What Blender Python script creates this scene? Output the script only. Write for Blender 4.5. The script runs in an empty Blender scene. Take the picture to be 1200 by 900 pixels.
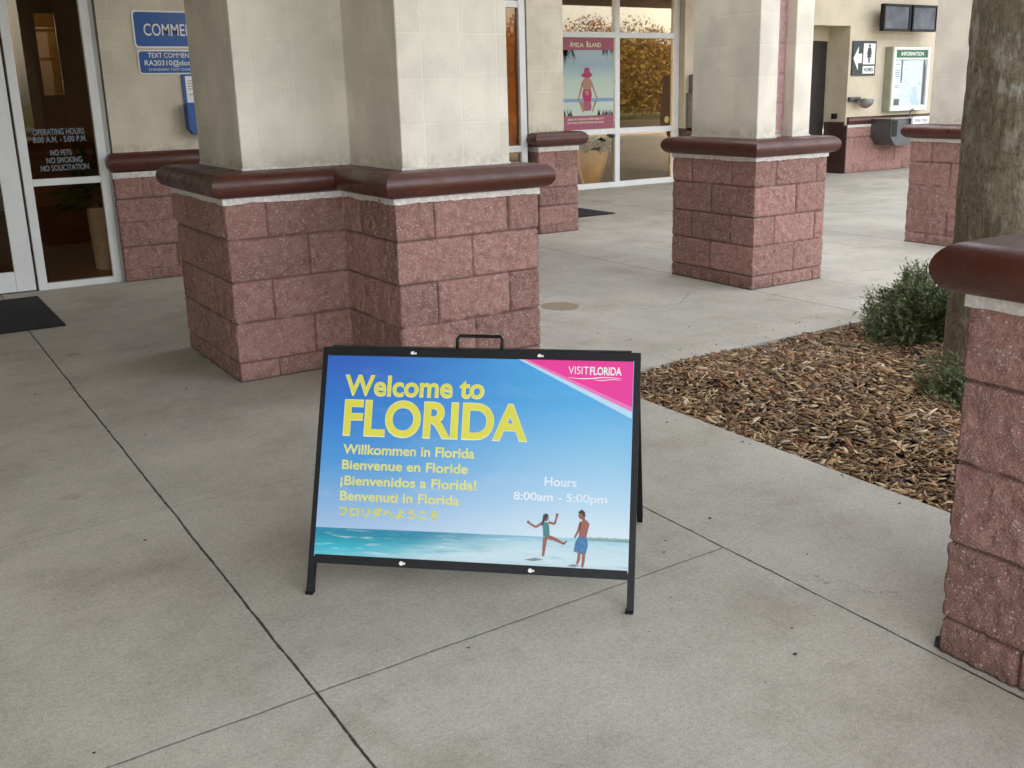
import bpy, math, random
import numpy as np
from mathutils import Matrix, Vector

S = bpy.context.scene
COL = S.collection
rad = math.radians
random.seed(7)
RNG = np.random.default_rng(7)

# ------------------------------------------------------------------ camera
cam_d = bpy.data.cameras.new('camera')
cam = bpy.data.objects.new('camera', cam_d)
COL.objects.link(cam)
cr = Vector((0.8317203, -0.5548025, -0.0208693))
cu = Vector((0.1581360, 0.2006991, 0.9668055))
cf = Vector((0.5321976, 0.8074120, -0.2546597))
M = Matrix((cr, cu, -cf)).transposed().to_4x4()
M.translation = (0, 0, 1.37)
cam.matrix_world = M
cam_d.sensor_width = 36
cam_d.lens = 35.086
cam_d.shift_x = -28 / 1200
cam_d.shift_y = -35 / 1200
cam_d.clip_end = 2000
cam_d.clip_start = 0.05
S.camera = cam

# ------------------------------------------------------------------ world, sun, exposure
SUN_EL = 30.0
SUN_AZ = -20.0      # degrees from +Y towards +X: behind the building
w = bpy.data.worlds.new('World')
S.world = w
w.use_nodes = True
nt = w.node_tree
nt.nodes.clear()
sky = nt.nodes.new('ShaderNodeTexSky')
sky.sky_type = 'NISHITA'
sky.sun_disc = False
sky.sun_elevation = rad(SUN_EL)
sky.sun_rotation = rad(SUN_AZ)
sky.air_density = 1.0
sky.dust_density = 2.5
sky.ozone_density = 1.0
hsv = nt.nodes.new('ShaderNodeHueSaturation')
hsv.inputs['Saturation'].default_value = 0.22
hsv.inputs['Value'].default_value = 1.0
bg = nt.nodes.new('ShaderNodeBackground')
bg.inputs['Strength'].default_value = 0.15
wo = nt.nodes.new('ShaderNodeOutputWorld')
nt.links.new(sky.outputs[0], hsv.inputs['Color'])
nt.links.new(hsv.outputs[0], bg.inputs['Color'])
nt.links.new(bg.outputs[0], wo.inputs['Surface'])
sd = bpy.data.lights.new('sun', 'SUN')
sd.energy = 3.0
sd.angle = rad(0.5)
sd.color = (1.0, 0.86, 0.66)
sun = bpy.data.objects.new('sun', sd)
COL.objects.link(sun)
sdir = Vector((math.sin(rad(SUN_AZ)) * math.cos(rad(SUN_EL)), math.cos(rad(SUN_AZ)) * math.cos(rad(SUN_EL)), math.sin(rad(SUN_EL))))
sun.rotation_euler = (-sdir).to_track_quat('-Z', 'Y').to_euler()
sun.location = (0, 40, 30)
S.view_settings.view_transform = 'Standard'
S.view_settings.look = 'None'
S.view_settings.exposure = 2.8
S.view_settings.gamma = 1.0
S.view_settings.use_curve_mapping = False
S.render.engine = 'CYCLES'
S.cycles.use_denoising = True
S.cycles.max_bounces = 8
S.cycles.transparent_max_bounces = 16


# ------------------------------------------------------------------ small helpers
def srgb(r, g, b):
    return tuple(((c / 255) / 12.92 if c / 255 <= .04045 else ((c / 255 + .055) / 1.055) ** 2.4) for c in (r, g, b)) + (1.0,)


class NT:
    """tiny node-expression builder"""

    def __init__(self, name):
        self.mat = bpy.data.materials.new(name)
        self.mat.use_nodes = True
        self.t = self.mat.node_tree
        self.t.nodes.clear()
        self.out = self.t.nodes.new('ShaderNodeOutputMaterial')
        self._pos = None

    def new(self, typ):
        return self.t.nodes.new(typ)

    def put(self, sock, v):
        if isinstance(v, bpy.types.NodeSocket):
            self.t.links.new(v, sock)
        elif v is not None:
            sock.default_value = v

    def math(self, op, a, b=None, c=None, clamp=False):
        n = self.new('ShaderNodeMath')
        n.operation = op
        n.use_clamp = clamp
        self.put(n.inputs[0], a)
        self.put(n.inputs[1], b)
        self.put(n.inputs[2], c)
        return n.outputs[0]

    def pos(self):
        if self._pos is None:
            g = self.new('ShaderNodeNewGeometry')
            self._pos = g.outputs['Position']
            s = self.new('ShaderNodeSeparateXYZ')
            self.t.links.new(self._pos, s.inputs[0])
            self.x, self.y, self.z = s.outputs
        return self._pos

    def vec(self, x, y, z=0.0):
        n = self.new('ShaderNodeCombineXYZ')
        self.put(n.inputs[0], x)
        self.put(n.inputs[1], y)
        self.put(n.inputs[2], z)
        return n.outputs[0]

    def noise(self, scale, detail=3, rough=.55, vec=None, dist=0.0):
        n = self.new('ShaderNodeTexNoise')
        n.inputs['Scale'].default_value = scale
        n.inputs['Detail'].default_value = detail
        n.inputs['Roughness'].default_value = rough
        n.inputs['Distortion'].default_value = dist
        self.t.links.new(vec if vec is not None else self.pos(), n.inputs['Vector'])
        return n.outputs[0]

    def voro(self, scale, vec=None, feature='F1'):
        n = self.new('ShaderNodeTexVoronoi')
        n.feature = feature
        n.inputs['Scale'].default_value = scale
        self.t.links.new(vec if vec is not None else self.pos(), n.inputs['Vector'])
        return n.outputs['Distance'], n.outputs['Color']

    def mapr(self, v, a, b, c=0.0, d=1.0, smooth=True):
        n = self.new('ShaderNodeMapRange')
        n.interpolation_type = 'SMOOTHSTEP' if smooth else 'LINEAR'
        for i, q in enumerate((v, a, b, c, d)):
            self.put(n.inputs[i], q)
        return n.outputs[0]

    def mix(self, f, a, b, mode='MIX'):
        n = self.new('ShaderNodeMix')
        n.data_type = 'RGBA'
        n.blend_type = mode
        self.put(n.inputs['Factor'], f)
        self.put(n.inputs[6], a)
        self.put(n.inputs[7], b)
        return n.outputs[2]

    def ramp(self, f, stops):
        n = self.new('ShaderNodeValToRGB')
        e = n.color_ramp.elements
        while len(e) < len(stops):
            e.new(.5)
        for i, (p, c) in enumerate(stops):
            e[i].position = p
            e[i].color = c
        self.t.links.new(f, n.inputs[0])
        return n.outputs[0]

    def attr(self, name):
        n = self.new('ShaderNodeAttribute')
        n.attribute_name = name
        return n.outputs['Color'], n.outputs['Fac']

    def bump(self, h, strength=.5, dist=.01):
        n = self.new('ShaderNodeBump')
        n.inputs['Strength'].default_value = strength
        n.inputs['Distance'].default_value = dist
        self.t.links.new(h, n.inputs['Height'])
        return n.outputs[0]

    def bsdf(self, color, rough=.6, metal=0.0, normal=None, spec=.5, **kw):
        n = self.new('ShaderNodeBsdfPrincipled')
        self.put(n.inputs['Base Color'], color)
        self.put(n.inputs['Roughness'], rough)
        n.inputs['Metallic'].default_value = metal
        n.inputs['Specular IOR Level'].default_value = spec
        for k, v in kw.items():
            self.put(n.inputs[k.replace('_', ' ')], v)
        if normal is not None:
            self.t.links.new(normal, n.inputs['Normal'])
        self.t.links.new(n.outputs[0], self.out.inputs['Surface'])
        return n


def simple(name, color, rough=.5, metal=0.0, var=.08, scale=6, bump=0.0, spec=.5):
    m = NT(name)
    n = m.noise(scale, 4)
    f = m.mapr(n, .3, .7, 1 - var, 1 + var)
    c = m.mix(1.0, color, m.vec(f, f, f), 'MULTIPLY')
    nb = m.bump(m.noise(scale * 25, 3), bump, .004) if bump else None
    rg = m.mapr(n, .3, .7, max(rough - .06, .03), min(rough + .06, 1))
    m.bsdf(c, rg, metal, nb, spec)
    return m.mat


def mesh(name, V, F, mat=None, smooth=False, attrs=None, uv=None):
    """V (n,3), F (m,k) array or list of polygons"""
    me = bpy.data.meshes.new(name)
    V = np.asarray(V, dtype=np.float32)
    if isinstance(F, np.ndarray):
        k = F.shape[1]
        me.vertices.add(len(V))
        me.vertices.foreach_set('co', V.ravel())
        me.loops.add(F.size)
        me.loops.foreach_set('vertex_index', F.ravel().astype(np.int32))
        me.polygons.add(len(F))
        me.polygons.foreach_set('loop_start', np.arange(0, F.size, k, dtype=np.int32))
        me.polygons.foreach_set('loop_total', np.full(len(F), k, dtype=np.int32))
        me.update(calc_edges=True)
    else:
        me.from_pydata([tuple(map(float, v)) for v in V], [], F)
        me.update()
    for nm, (dom, typ, data) in (attrs or {}).items():
        a = me.attributes.new(nm, typ, dom)
        a.data.foreach_set('value' if typ == 'FLOAT' else 'color', np.asarray(data, np.float32).ravel())
    if uv is not None:
        ul = me.uv_layers.new(name='UVMap')
        idx = np.zeros(len(me.loops), np.int32)
        me.loops.foreach_get('vertex_index', idx)
        ul.data.foreach_set('uv', np.asarray(uv, np.float32)[idx].ravel())
    if smooth:
        me.polygons.foreach_set('use_smooth', np.ones(len(me.polygons), bool))
    if mat:
        me.materials.append(mat)
    return me


def origin_of(o):
    while o.parent:
        o = o.parent
    return np.array(o.location)


def obj(name, me, parent=None, loc=None):
    """link a mesh made in world coordinates; parts share the origin of their thing"""
    o = bpy.data.objects.new(name, me)
    COL.objects.link(o)
    base = origin_of(parent) if parent else np.array(loc if loc is not None else (0, 0, 0), float)
    n = len(me.vertices)
    co = np.zeros(n * 3, np.float32)
    me.vertices.foreach_get('co', co)
    co = co.reshape(-1, 3) - base.astype(np.float32)
    me.vertices.foreach_set('co', co.ravel())
    me.update()
    if parent:
        o.parent = parent
    else:
        o.location = base
    return o


def tag(o, label=None, cat=None, group=None, kind=None):
    for k, v in (('label', label), ('category', cat), ('group', group), ('kind', kind)):
        if v:
            o[k] = v
    return o


def thing(name, loc, label, cat, group=None):
    o = bpy.data.objects.new(name, None)
    o.empty_display_size = .1
    COL.objects.link(o)
    o.location = loc
    return tag(o, label, cat, group)


class MB:
    """collects boxes, tubes and prisms into one mesh"""

    def __init__(self):
        self.V = []
        self.F = []

    def add(self, V, F):
        b = len(self.V)
        self.V += [tuple(v) for v in V]
        self.F += [[b + i for i in f] for f in F]
        return self

    def box(self, a, b, bev=0.0):
        (x0, y0, z0), (x1, y1, z1) = a, b
        if bev <= 0:
            V = [(x, y, z) for z in (z0, z1) for y in (y0, y1) for x in (x0, x1)]
            F = [(0, 2, 3, 1), (4, 5, 7, 6), (0, 1, 5, 4), (2, 6, 7, 3), (0, 4, 6, 2), (1, 3, 7, 5)]
            return self.add(V, F)
        c = ((x0 + x1) / 2, (y0 + y1) / 2, (z0 + z1) / 2)
        V = []
        key = {}
        sg = (-1, 1)
        h = ((x1 - x0) / 2, (y1 - y0) / 2, (z1 - z0) / 2)
        for sx in sg:
            for sy in sg:
                for sz in sg:
                    s = (sx, sy, sz)
                    for ax in range(3):
                        p = [c[i] + s[i] * (h[i] - (0 if i == ax else bev)) for i in range(3)]
                        key[(s, ax)] = len(V)
                        V.append(p)
        F = []
        for ax in range(3):
            o1, o2 = [(1, 2), (2, 0), (0, 1)][ax]
            for s in sg:
                q = []
                for (a1, a2) in ((-1, -1), (1, -1), (1, 1), (-1, 1)):
                    t = [0, 0, 0]
                    t[ax] = s
                    t[o1] = a1
                    t[o2] = a2
                    q.append(key[(tuple(t), ax)])
                F.append(q if s > 0 else q[::-1])
        for ax in range(3):           # edges parallel to ax
            o1, o2 = [(1, 2), (2, 0), (0, 1)][ax]
            for a1 in sg:
                for a2 in sg:
                    t0 = [0, 0, 0]
                    t0[o1] = a1
                    t0[o2] = a2
                    t1 = list(t0)
                    t0[ax] = -1
                    t1[ax] = 1
                    q = [key[(tuple(t0), o1)], key[(tuple(t1), o1)], key[(tuple(t1), o2)], key[(tuple(t0), o2)]]
                    F.append(q if a1 * a2 < 0 else q[::-1])
        for sx in sg:
            for sy in sg:
                for sz in sg:
                    q = [key[((sx, sy, sz), i)] for i in range(3)]
                    F.append(q if sx * sy * sz > 0 else q[::-1])
        return self.add(V, F)

    def bar(self, p, q, w, h, up=(0, 0, 1)):
        """rectangular bar from p to q"""
        p, q, up = Vector(p), Vector(q), Vector(up)
        d = (q - p).normalized()
        s = d.cross(up).normalized()
        u = s.cross(d)
        V = []
        for e in (p, q):
            for a, b in ((-1, -1), (1, -1), (1, 1), (-1, 1)):
                V.append(e + s * a * w / 2 + u * b * h / 2)
        F = [(0, 1, 2, 3), (7, 6, 5, 4)] + [(i, 4 + i, 4 + (i + 1) % 4, (i + 1) % 4) for i in range(4)]
        return self.add(V, F)

    def tube(self, pts, r, seg=10, cap=True):
        pts = [Vector(p) for p in pts]
        rs = r if isinstance(r, (list, tuple)) else [r] * len(pts)
        V = []
        F = []
        n = len(pts)
        ref = Vector((0, 0, 1))
        for i, p in enumerate(pts):
            d = (pts[min(i + 1, n - 1)] - pts[max(i - 1, 0)]).normalized()
            a = d.cross(ref if abs(d.z) < .95 else Vector((1, 0, 0))).normalized()
            b = d.cross(a)
            for k in range(seg):
                t = 2 * math.pi * k / seg
                V.append(p + (a * math.cos(t) + b * math.sin(t)) * rs[i])
        for i in range(n - 1):
            for k in range(seg):
                k2 = (k + 1) % seg
                F.append((i * seg + k, (i + 1) * seg + k, (i + 1) * seg + k2, i * seg + k2))
        if cap:
            F.append(tuple(range(seg)))
            F.append(tuple(range((n - 1) * seg, n * seg))[::-1])
        return self.add(V, F)

    def lathe(self, c, prof, seg=20):
        V = []
        F = []
        for (r, z) in prof:
            for k in range(seg):
                t = 2 * math.pi * k / seg
                V.append((c[0] + r * math.cos(t), c[1] + r * math.sin(t), c[2] + z))
        n = len(prof)
        for i in range(n - 1):
            for k in range(seg):
                k2 = (k + 1) % seg
                F.append((i * seg + k, i * seg + k2, (i + 1) * seg + k2, (i + 1) * seg + k))
        F.append(tuple(range(seg))[::-1])
        F.append(tuple(range((n - 1) * seg, n * seg)))
        return self.add(V, F)

    def poly(self, pts, thick_vec=None):
        """flat polygon, or a prism when thick_vec is given"""
        n = len(pts)
        if thick_vec is None:
            return self.add(pts, [tuple(range(n))])
        tv = Vector(thick_vec)
        V = [Vector(p) for p in pts] + [Vector(p) + tv for p in pts]
        F = [tuple(range(n))[::-1], tuple(range(n, 2 * n))] + [(i, (i + 1) % n, n + (i + 1) % n, n + i) for i in range(n)]
        return self.add(V, F)

    def build(self, name, mat, parent=None, loc=None, smooth=False):
        me = mesh(name, self.V, [tuple(f) for f in self.F], mat, smooth)
        return obj(name, me, parent, loc)


# value noise on a hashed lattice (vectorised)
def vnoise(P, scale, seed=0):
    Q = np.asarray(P) * scale
    I = np.floor(Q).astype(np.int64)
    f = Q - I
    f = f * f * (3 - 2 * f)

    def h(ix, iy, iz):
        n = (ix * 374761393 + iy * 668265263 + iz * 2147483647 + seed * 974711) & 0xffffffff
        n = ((n ^ (n >> 13)) * 1274126177) & 0xffffffff
        n = n ^ (n >> 16)
        return (n & 0xffff) / 65535.0
    r = 0
    for dx in (0, 1):
        for dy in (0, 1):
            for dz in (0, 1):
                wgt = (f[:, 0] if dx else 1 - f[:, 0]) * (f[:, 1] if dy else 1 - f[:, 1]) * (f[:, 2] if dz else 1 - f[:, 2])
                r = r + wgt * h(I[:, 0] + dx, I[:, 1] + dy, I[:, 2] + dz)
    return r * 2 - 1


def sstep(a, b, x):
    t = np.clip((x - a) / (b - a), 0, 1)
    return t * t * (3 - 2 * t)


# ------------------------------------------------------------------ materials
def mat_splitface():
    m = NT('split_face_block')
    m.pos()
    col, joint = m.attr('mortar')
    col2, tone = m.attr('tone')
    big = m.noise(2.2, 3)
    mid = m.noise(22, 4, .65)
    fine = m.noise(170, 3, .7)
    c = m.ramp(m.math('ADD', m.math('MULTIPLY', mid, .6), m.math('MULTIPLY', fine, .4)),
               [(.28, (.215, .104, .086, 1)), (.5, (.40, .214, .18, 1)), (.72, (.53, .325, .28, 1))])
    tf = m.math('ADD', m.math('MULTIPLY', tone, .32), m.math('ADD', .70, m.math('MULTIPLY', big, .3)))
    c = m.mix(1.0, c, m.vec(tf, tf, tf), 'MULTIPLY')
    # bloom and rust patches
    pat = m.mapr(m.noise(3.1, 4, .6), .62, .8)
    c = m.mix(m.math('MULTIPLY', pat, .3), c, (.36, .25, .25, 1))
    # white aggregate chips
    dst, vc = m.voro(120)
    sepc = m.new('ShaderNodeSeparateColor')
    m.t.links.new(vc, sepc.inputs[0])
    lim = m.mapr(sepc.outputs[0], .52, 1.0, .0, .46, False)
    chip = m.math('LESS_THAN', dst, lim)
    dst2, vc2 = m.voro(260)
    sepc2 = m.new('ShaderNodeSeparateColor')
    m.t.links.new(vc2, sepc2.inputs[0])
    chip2 = m.math('LESS_THAN', dst2, m.mapr(sepc2.outputs[1], .62, 1.0, .0, .45, False))
    ch = m.math('MULTIPLY', m.math('MAXIMUM', chip, chip2), m.math('SUBTRACT', 1.0, joint))
    c = m.mix(m.math('MULTIPLY', ch, .85), c, (.70, .60, .53, 1))
    c = m.mix(m.math('MULTIPLY', joint, .8), c, (.15, .08, .072, 1))
    # dirt along the foot, plus the contact shadow painted as a dark ground line
    foot = m.math('MULTIPLY', m.mapr(m.z, .0, .09, 1, 0), m.mapr(m.noise(14, 3), .35, .65))
    c = m.mix(m.math('MAXIMUM', m.math('MULTIPLY', foot, .45), m.mapr(m.z, .004, .014, .85, 0)), c, (.10, .065, .055, 1))
    hgt = m.math('ADD', m.math('MULTIPLY', fine, .6), m.math('MULTIPLY', mid, 1.0))
    hgt = m.math('ADD', hgt, m.math('MULTIPLY', ch, .25))
    m.bsdf(c, .88, 0, m.bump(hgt, 1.0, .02), .3)
    return m.mat


def mat_cream(name, stack=False, base=(.725, .672, .575, 1), zoff=1.032, step=.2032):
    m = NT(name)
    m.pos()
    u = m.math('ADD', m.x, m.y)
    v = m.math('SUBTRACT', m.z, zoff)
    bt = m.new('ShaderNodeTexBrick')
    bt.offset = 0.0 if stack else .5
    bt.inputs['Scale'].default_value = 1.0
    bt.inputs['Brick Width'].default_value = step if stack else step * 2
    bt.inputs['Row Height'].default_value = step
    bt.inputs['Mortar Size'].default_value = .0045
    bt.inputs['Mortar Smooth'].default_value = .35
    bt.inputs['Color1'].default_value = (.84, .84, .84, 1)
    bt.inputs['Color2'].default_value = (1, 1, 1, 1)
    bt.inputs['Mortar'].default_value = (1, 1, 1, 1)
    m.t.links.new(m.vec(u, v, 0.0), bt.inputs['Vector'])
    jf = bt.outputs['Fac']
    tone = bt.outputs['Color']
    n1 = m.noise(3.5, 4)
    n2 = m.noise(60, 3, .7)
    c = m.mix(m.mapr(n1, .3, .7), tuple(b * .9 for b in base[:3]) + (1,), tuple(min(b * 1.08, .9) for b in base[:3]) + (1,))
    c = m.mix(.55, c, tone, 'MULTIPLY')
    # grimy, pitted surface
    d, vc = m.voro(70)
    pit = m.math('MULTIPLY', m.math('LESS_THAN', d, .16), m.mapr(m.noise(9, 2), .5, .62))
    c = m.mix(m.math('MULTIPLY', pit, .45), c, (.2, .16, .11, 1))
    streak = m.noise(1.0, 4, .6, m.vec(m.math('MULTIPLY', u, 9.0), m.math('MULTIPLY', v, .9), 0.0))
    c = m.mix(m.math('MULTIPLY', m.mapr(streak, .55, .8), .10), c, (.33, .27, .19, 1))
    c = m.mix(m.math('MULTIPLY', jf, m.mapr(m.noise(5, 3), .35, .65, .05, .4)), c, (.70, .66, .57, 1))
    low = m.math('MULTIPLY', m.mapr(v, .0, .10, 1, 0), m.mapr(m.noise(11, 4, .7), .42, .62))
    c = m.mix(m.math('MULTIPLY', low, .45), c, (.30, .26, .20, 1))
    h = m.math('ADD', m.math('MULTIPLY', jf, -.75), m.math('MULTIPLY', n2, .5))
    m.bsdf(c, .82, 0, m.bump(h, .45, .004), .3)
    return m.mat


def mat_concrete():
    m = NT('broom_finished_concrete')
    m.pos()
    n0 = m.noise(.55, 3)
    n1 = m.noise(2.6, 5, .6)
    n2 = m.noise(16, 5, .65)
    n3 = m.noise(190, 3, .75)
    t = m.math('ADD', m.math('MULTIPLY', n1, .4), m.math('ADD', m.math('MULTIPLY', n2, .25), m.math('MULTIPLY', n3, .35)))
    c = m.ramp(t, [(.32, (.37, .343, .288, 1)), (.5, (.485, .455, .39, 1)), (.68, (.565, .534, .465, 1))])
    # each slab cast on another day
    g = m.mapr(n0, .35, .65, .88, 1.07)
    c = m.mix(1.0, c, m.vec(g, g, g), 'MULTIPLY')
    # blotchy dark soiling
    b = m.mapr(m.noise(1.9, 7, .7), .47, .72)
    c = m.mix(m.math('MULTIPLY', b, .55), c, (.285, .25, .195, 1))
    b2 = m.mapr(m.noise(.9, 5, .7), .52, .7)
    c = m.mix(m.math('MULTIPLY', b2, .25), c, (.52, .505, .465, 1))
    b3 = m.mapr(m.noise(6.5, 6, .72), .52, .72)
    c = m.mix(m.math('MULTIPLY', b3, .25), c, (.27, .25, .21, 1))
    gr = m.math('MULTIPLY', m.mapr(m.noise(330, 2, .8), .3, .7, .72, 1.24), m.mapr(m.noise(75, 3, .75), .3, .7, .88, 1.10))
    c = m.mix(1.0, c, m.vec(gr, gr, gr), 'MULTIPLY')
    # brown leaf stains, a few dozen over the whole walk
    d, vc = m.voro(1.55, m.vec(m.math('ADD', m.x, m.math('MULTIPLY', n2, .09)), m.math('ADD', m.y, m.math('MULTIPLY', n1, .12)), 0.0))
    sp = m.new('ShaderNodeSeparateColor')
    m.t.links.new(vc, sp.inputs[0])
    st = m.math('MULTIPLY', m.mapr(d, .03, .085, 1, 0), m.math('GREATER_THAN', sp.outputs[0], .25))
    c = m.mix(m.math('MULTIPLY', st, m.mapr(n2, .38, .6, .1, .75)), c, (.27, .195, .11, 1))
    dg, vg = m.voro(1.15, m.vec(m.math('ADD', m.x, 3.3), m.math('ADD', m.y, m.math('MULTIPLY', n2, .03)), 0.0))
    sg_ = m.new('ShaderNodeSeparateColor')
    m.t.links.new(vg, sg_.inputs[0])
    gum = m.math('MULTIPLY', m.mapr(dg, .018, .028, 1, 0), m.math('GREATER_THAN', sg_.outputs[1], .4))
    c = m.mix(m.math('MULTIPLY', gum, .55), c, (.14, .13, .115, 1))
    # hairline cracks
    ce = m.new('ShaderNodeTexVoronoi')
    ce.feature = 'DISTANCE_TO_EDGE'
    ce.inputs['Scale'].default_value = .34
    m.t.links.new(m.vec(m.math('ADD', m.x, m.math('MULTIPLY', n1, .7)), m.math('ADD', m.y, m.math('MULTIPLY', n1, .55)), 0.0), ce.inputs['Vector'])
    crack = m.math('MULTIPLY', m.mapr(ce.outputs[0], .0004, .0016, 1, 0), m.mapr(m.noise(1.1, 3), .52, .62))
    c = m.mix(m.math('MULTIPLY', crack, .5), c, (.10, .09, .075, 1))
    # small black specks
    d2, vc2 = m.voro(5.5, m.vec(m.x, m.y, 0.0))
    sp2 = m.new('ShaderNodeSeparateColor')
    m.t.links.new(vc2, sp2.inputs[0])
    lim = m.mapr(sp2.outputs[1], .5, 1.0, .0, .035, False)
    sk = m.math('LESS_THAN', m.math('ADD', d2, m.math('MULTIPLY', n3, .02)), lim)
    c = m.mix(m.math('MULTIPLY', sk, .75), c, (.06, .05, .04, 1))
    d3, vc3 = m.voro(34, m.vec(m.x, m.y, 0.0))
    sk3 = m.math('LESS_THAN', d3, .09)
    c = m.mix(m.math('MULTIPLY', sk3, .35), c, (.12, .11, .09, 1))
    # the wet spill in front of the far bay
    ex = m.math('ADD', m.math('SUBTRACT', m.x, 3.675), m.math('MULTIPLY', m.math('SUBTRACT', n2, .5), .07))
    ey = m.math('ADD', m.math('SUBTRACT', m.y, 5.28), m.math('MULTIPLY', m.math('SUBTRACT', n1, .5), .12))
    e2 = m.math('SQRT', m.math('ADD', m.math('POWER', m.math('ABSOLUTE', m.math('DIVIDE', ex, .125)), 2.0), m.math('POWER', m.math('ABSOLUTE', m.math('DIVIDE', ey, .15)), 2.0)))
    spill = m.mapr(e2, .92, 1.04, 1, 0)
    c = m.mix(m.math('MULTIPLY', spill, .8), c, (.25, .185, .105, 1))
    # joints: (axis, at, from, to, half width, darkness)
    wob = m.math('MULTIPLY', m.math('SUBTRACT', m.noise(4, 2), .5), .010)
    brk = m.noise(24, 4, .7)
    J = [('x', .70, -6, 20, .0030, .97), ('x', 2.022, -6, 4.2, .0027, .93), ('y', 2.042, -9, 2.02, .0026, .55),
         ('y', 3.39, -9, 2.0, .0014, .30), ('x', 5.015, 3.8, 20, .0045, .65), ('x', 5.72, 3.8, 20, .003, .4),
         ('x', 7.70, -6, 20, .005, .7), ('y', 4.86, 2.8, 25, .003, .3), ('y', 7.25, -9, 25, .003, .4),
         ('y', 9.9, 6, 25, .004, .4), ('x', 10.4, 3.8, 20, .004, .5)]
    jm = None
    for ax, at, lo, hi, hw, dk in J:
        a, o = (m.x, m.y) if ax == 'x' else (m.y, m.x)
        dd = m.math('ABSOLUTE', m.math('SUBTRACT', m.math('ADD', a, wob), at))
        hwn = m.mapr(brk, .3, .7, hw * .55, hw * 1.35)
        q = m.math('MULTIPLY', m.mapr(m.math('SUBTRACT', dd, hwn), -.001, .0022, 1, 0), dk)
        q = m.math('MULTIPLY', q, m.math('MULTIPLY', m.math('GREATER_THAN', o, lo), m.math('LESS_THAN', o, hi)))
        jm = q if jm is None else m.math('MAXIMUM', jm, q)
    c = m.mix(jm, c, (.035, .032, .028, 1))
    h = m.math('ADD', m.math('MULTIPLY', n3, .35), m.math('MULTIPLY', jm, -2.5))
    h = m.math('ADD', h, m.math('MULTIPLY', n2, .3))
    rough = m.math('SUBTRACT', .82, m.math('MULTIPLY', spill, .3))
    m.bsdf(c, rough, 0, m.bump(h, .4, .004), .35)
    return m.mat


def mat_cap():
    m = NT('maroon_cap_metal')
    m.pos()
    n = m.noise(5, 4)
    c = m.mix(m.mapr(n, .3, .7), (.062, .0165, .010, 1), (.086, .024, .015, 1))
    dust = m.mapr(m.noise(40, 4, .7), .55, .8)
    c = m.mix(m.math('MULTIPLY', dust, .10), c, (.30, .22, .19, 1))
    g = m.new('ShaderNodeNewGeometry')
    sn = m.new('ShaderNodeSeparateXYZ')
    m.t.links.new(g.outputs['Normal'], sn.inputs[0])
    top = m.math('MULTIPLY', m.mapr(sn.outputs[2], .75, 1.0), m.mapr(m.noise(12, 5, .7), .35, .7, .02, .28))
    c = m.mix(top, c, (.15, .095, .075, 1))
    sc = m.mapr(m.noise(1.0, 4, .7, m.vec(m.math('MULTIPLY', m.math('ADD', m.x, m.y), 6.0), m.math('MULTIPLY', m.z, 60.0), 0.0)), .62, .72)
    c = m.mix(m.math('MULTIPLY', sc, .25), c, (.16, .09, .075, 1))
    rg = m.math('ADD', m.mapr(m.noise(9, 5, .7), .3, .7, .26, .5), m.math('MULTIPLY', top, .3))
    m.bsdf(c, rg, 0, m.bump(m.math('ADD', m.noise(7, 3), m.math('MULTIPLY', m.noise(60, 2), .15)),   .10, .02), .5)
    return m.mat


def mat_bed():
    m = NT('white_mortar')
    n = m.noise(40, 4, .7)
    c = m.mix(m.mapr(n, .35, .7), (.55, .50, .46, 1), (.74, .71, .67, 1))
    m.bsdf(c, .85, 0, m.bump(n, .5, .004), .3)
    return m.mat


def mat_glass(name, tint, refl, gl=(1, 1, 1, 1)):
    m = NT(name)
    tr = m.new('ShaderNodeBsdfTransparent')
    tr.inputs[0].default_value = tint
    g = m.new('ShaderNodeBsdfGlossy')
    g.inputs['Color'].default_value = gl
    g.inputs['Roughness'].default_value = .015
    fr = m.new('ShaderNodeFresnel')
    fr.inputs[0].default_value = 1.5
    f = m.math('ADD', refl, fr.outputs[0], clamp=True)
    mx = m.new('ShaderNodeMixShader')
    m.t.links.new(f, mx.inputs[0])
    m.t.links.new(tr.outputs[0], mx.inputs[1])
    m.t.links.new(g.outputs[0], mx.inputs[2])
    m.t.links.new(mx.outputs[0], m.out.inputs['Surface'])
    return m.mat


MT = {}
MT['split'] = mat_splitface()
MT['cream_stack'] = mat_cream('cream_scored_block', True)
MT['cream_run'] = mat_cream('cream_running_block', False, zoff=1.032)
MT['cream_wall'] = mat_cream('cream_wall_block', False, base=(.65, .585, .465, 1), zoff=.985, step=.19)
MT['cream_far'] = simple('yellow_cream_paint', (.60, .52, .385, 1), .7, 0, .10, 2.5, .15)
MT['concrete'] = mat_concrete()
MT['cap'] = mat_cap()
MT['bed'] = mat_bed()
MT['alu'] = simple('white_frame_metal', (.70, .71, .70, 1), .35, 0, .04)
MT['greyalu'] = simple('grey_frame_metal', (.42, .42, .40, 1), .4, 0, .05)
MT['glass_door'] = mat_glass('bronze_glass', (.84, .76, .66, 1), .0, (.9, .8, .65, 1))
MT['glass_win'] = mat_glass('reflective_glass', (.84, .80, .74, 1), .042, (1.0, .90, .74, 1))
MT['amber'] = mat_glass('amber_glass', (.075, .05, .014, 1), .0)
MT['black'] = simple('black_frame_paint', (.008, .0085, .010, 1), .45, 0, .15, 30, .1, .25)
MT['rubber'] = simple('black_mat_rubber', (.012, .012, .013, 1), .9, 0, .2, 60, .6)
MT['soffit'] = simple('soffit_board', (.40, .34, .27, 1), .8)
MT['roof'] = simple('brown_roof_metal', (.13, .07, .05, 1), .6)
MT['tile'] = simple('brown_floor_tile', (.42, .20, .10, 1), .35, 0, .25, 3)
MT['brownwall'] = simple('brown_room_wall', (.20, .09, .035, 1), .7, 0, .2, 2)
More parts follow.
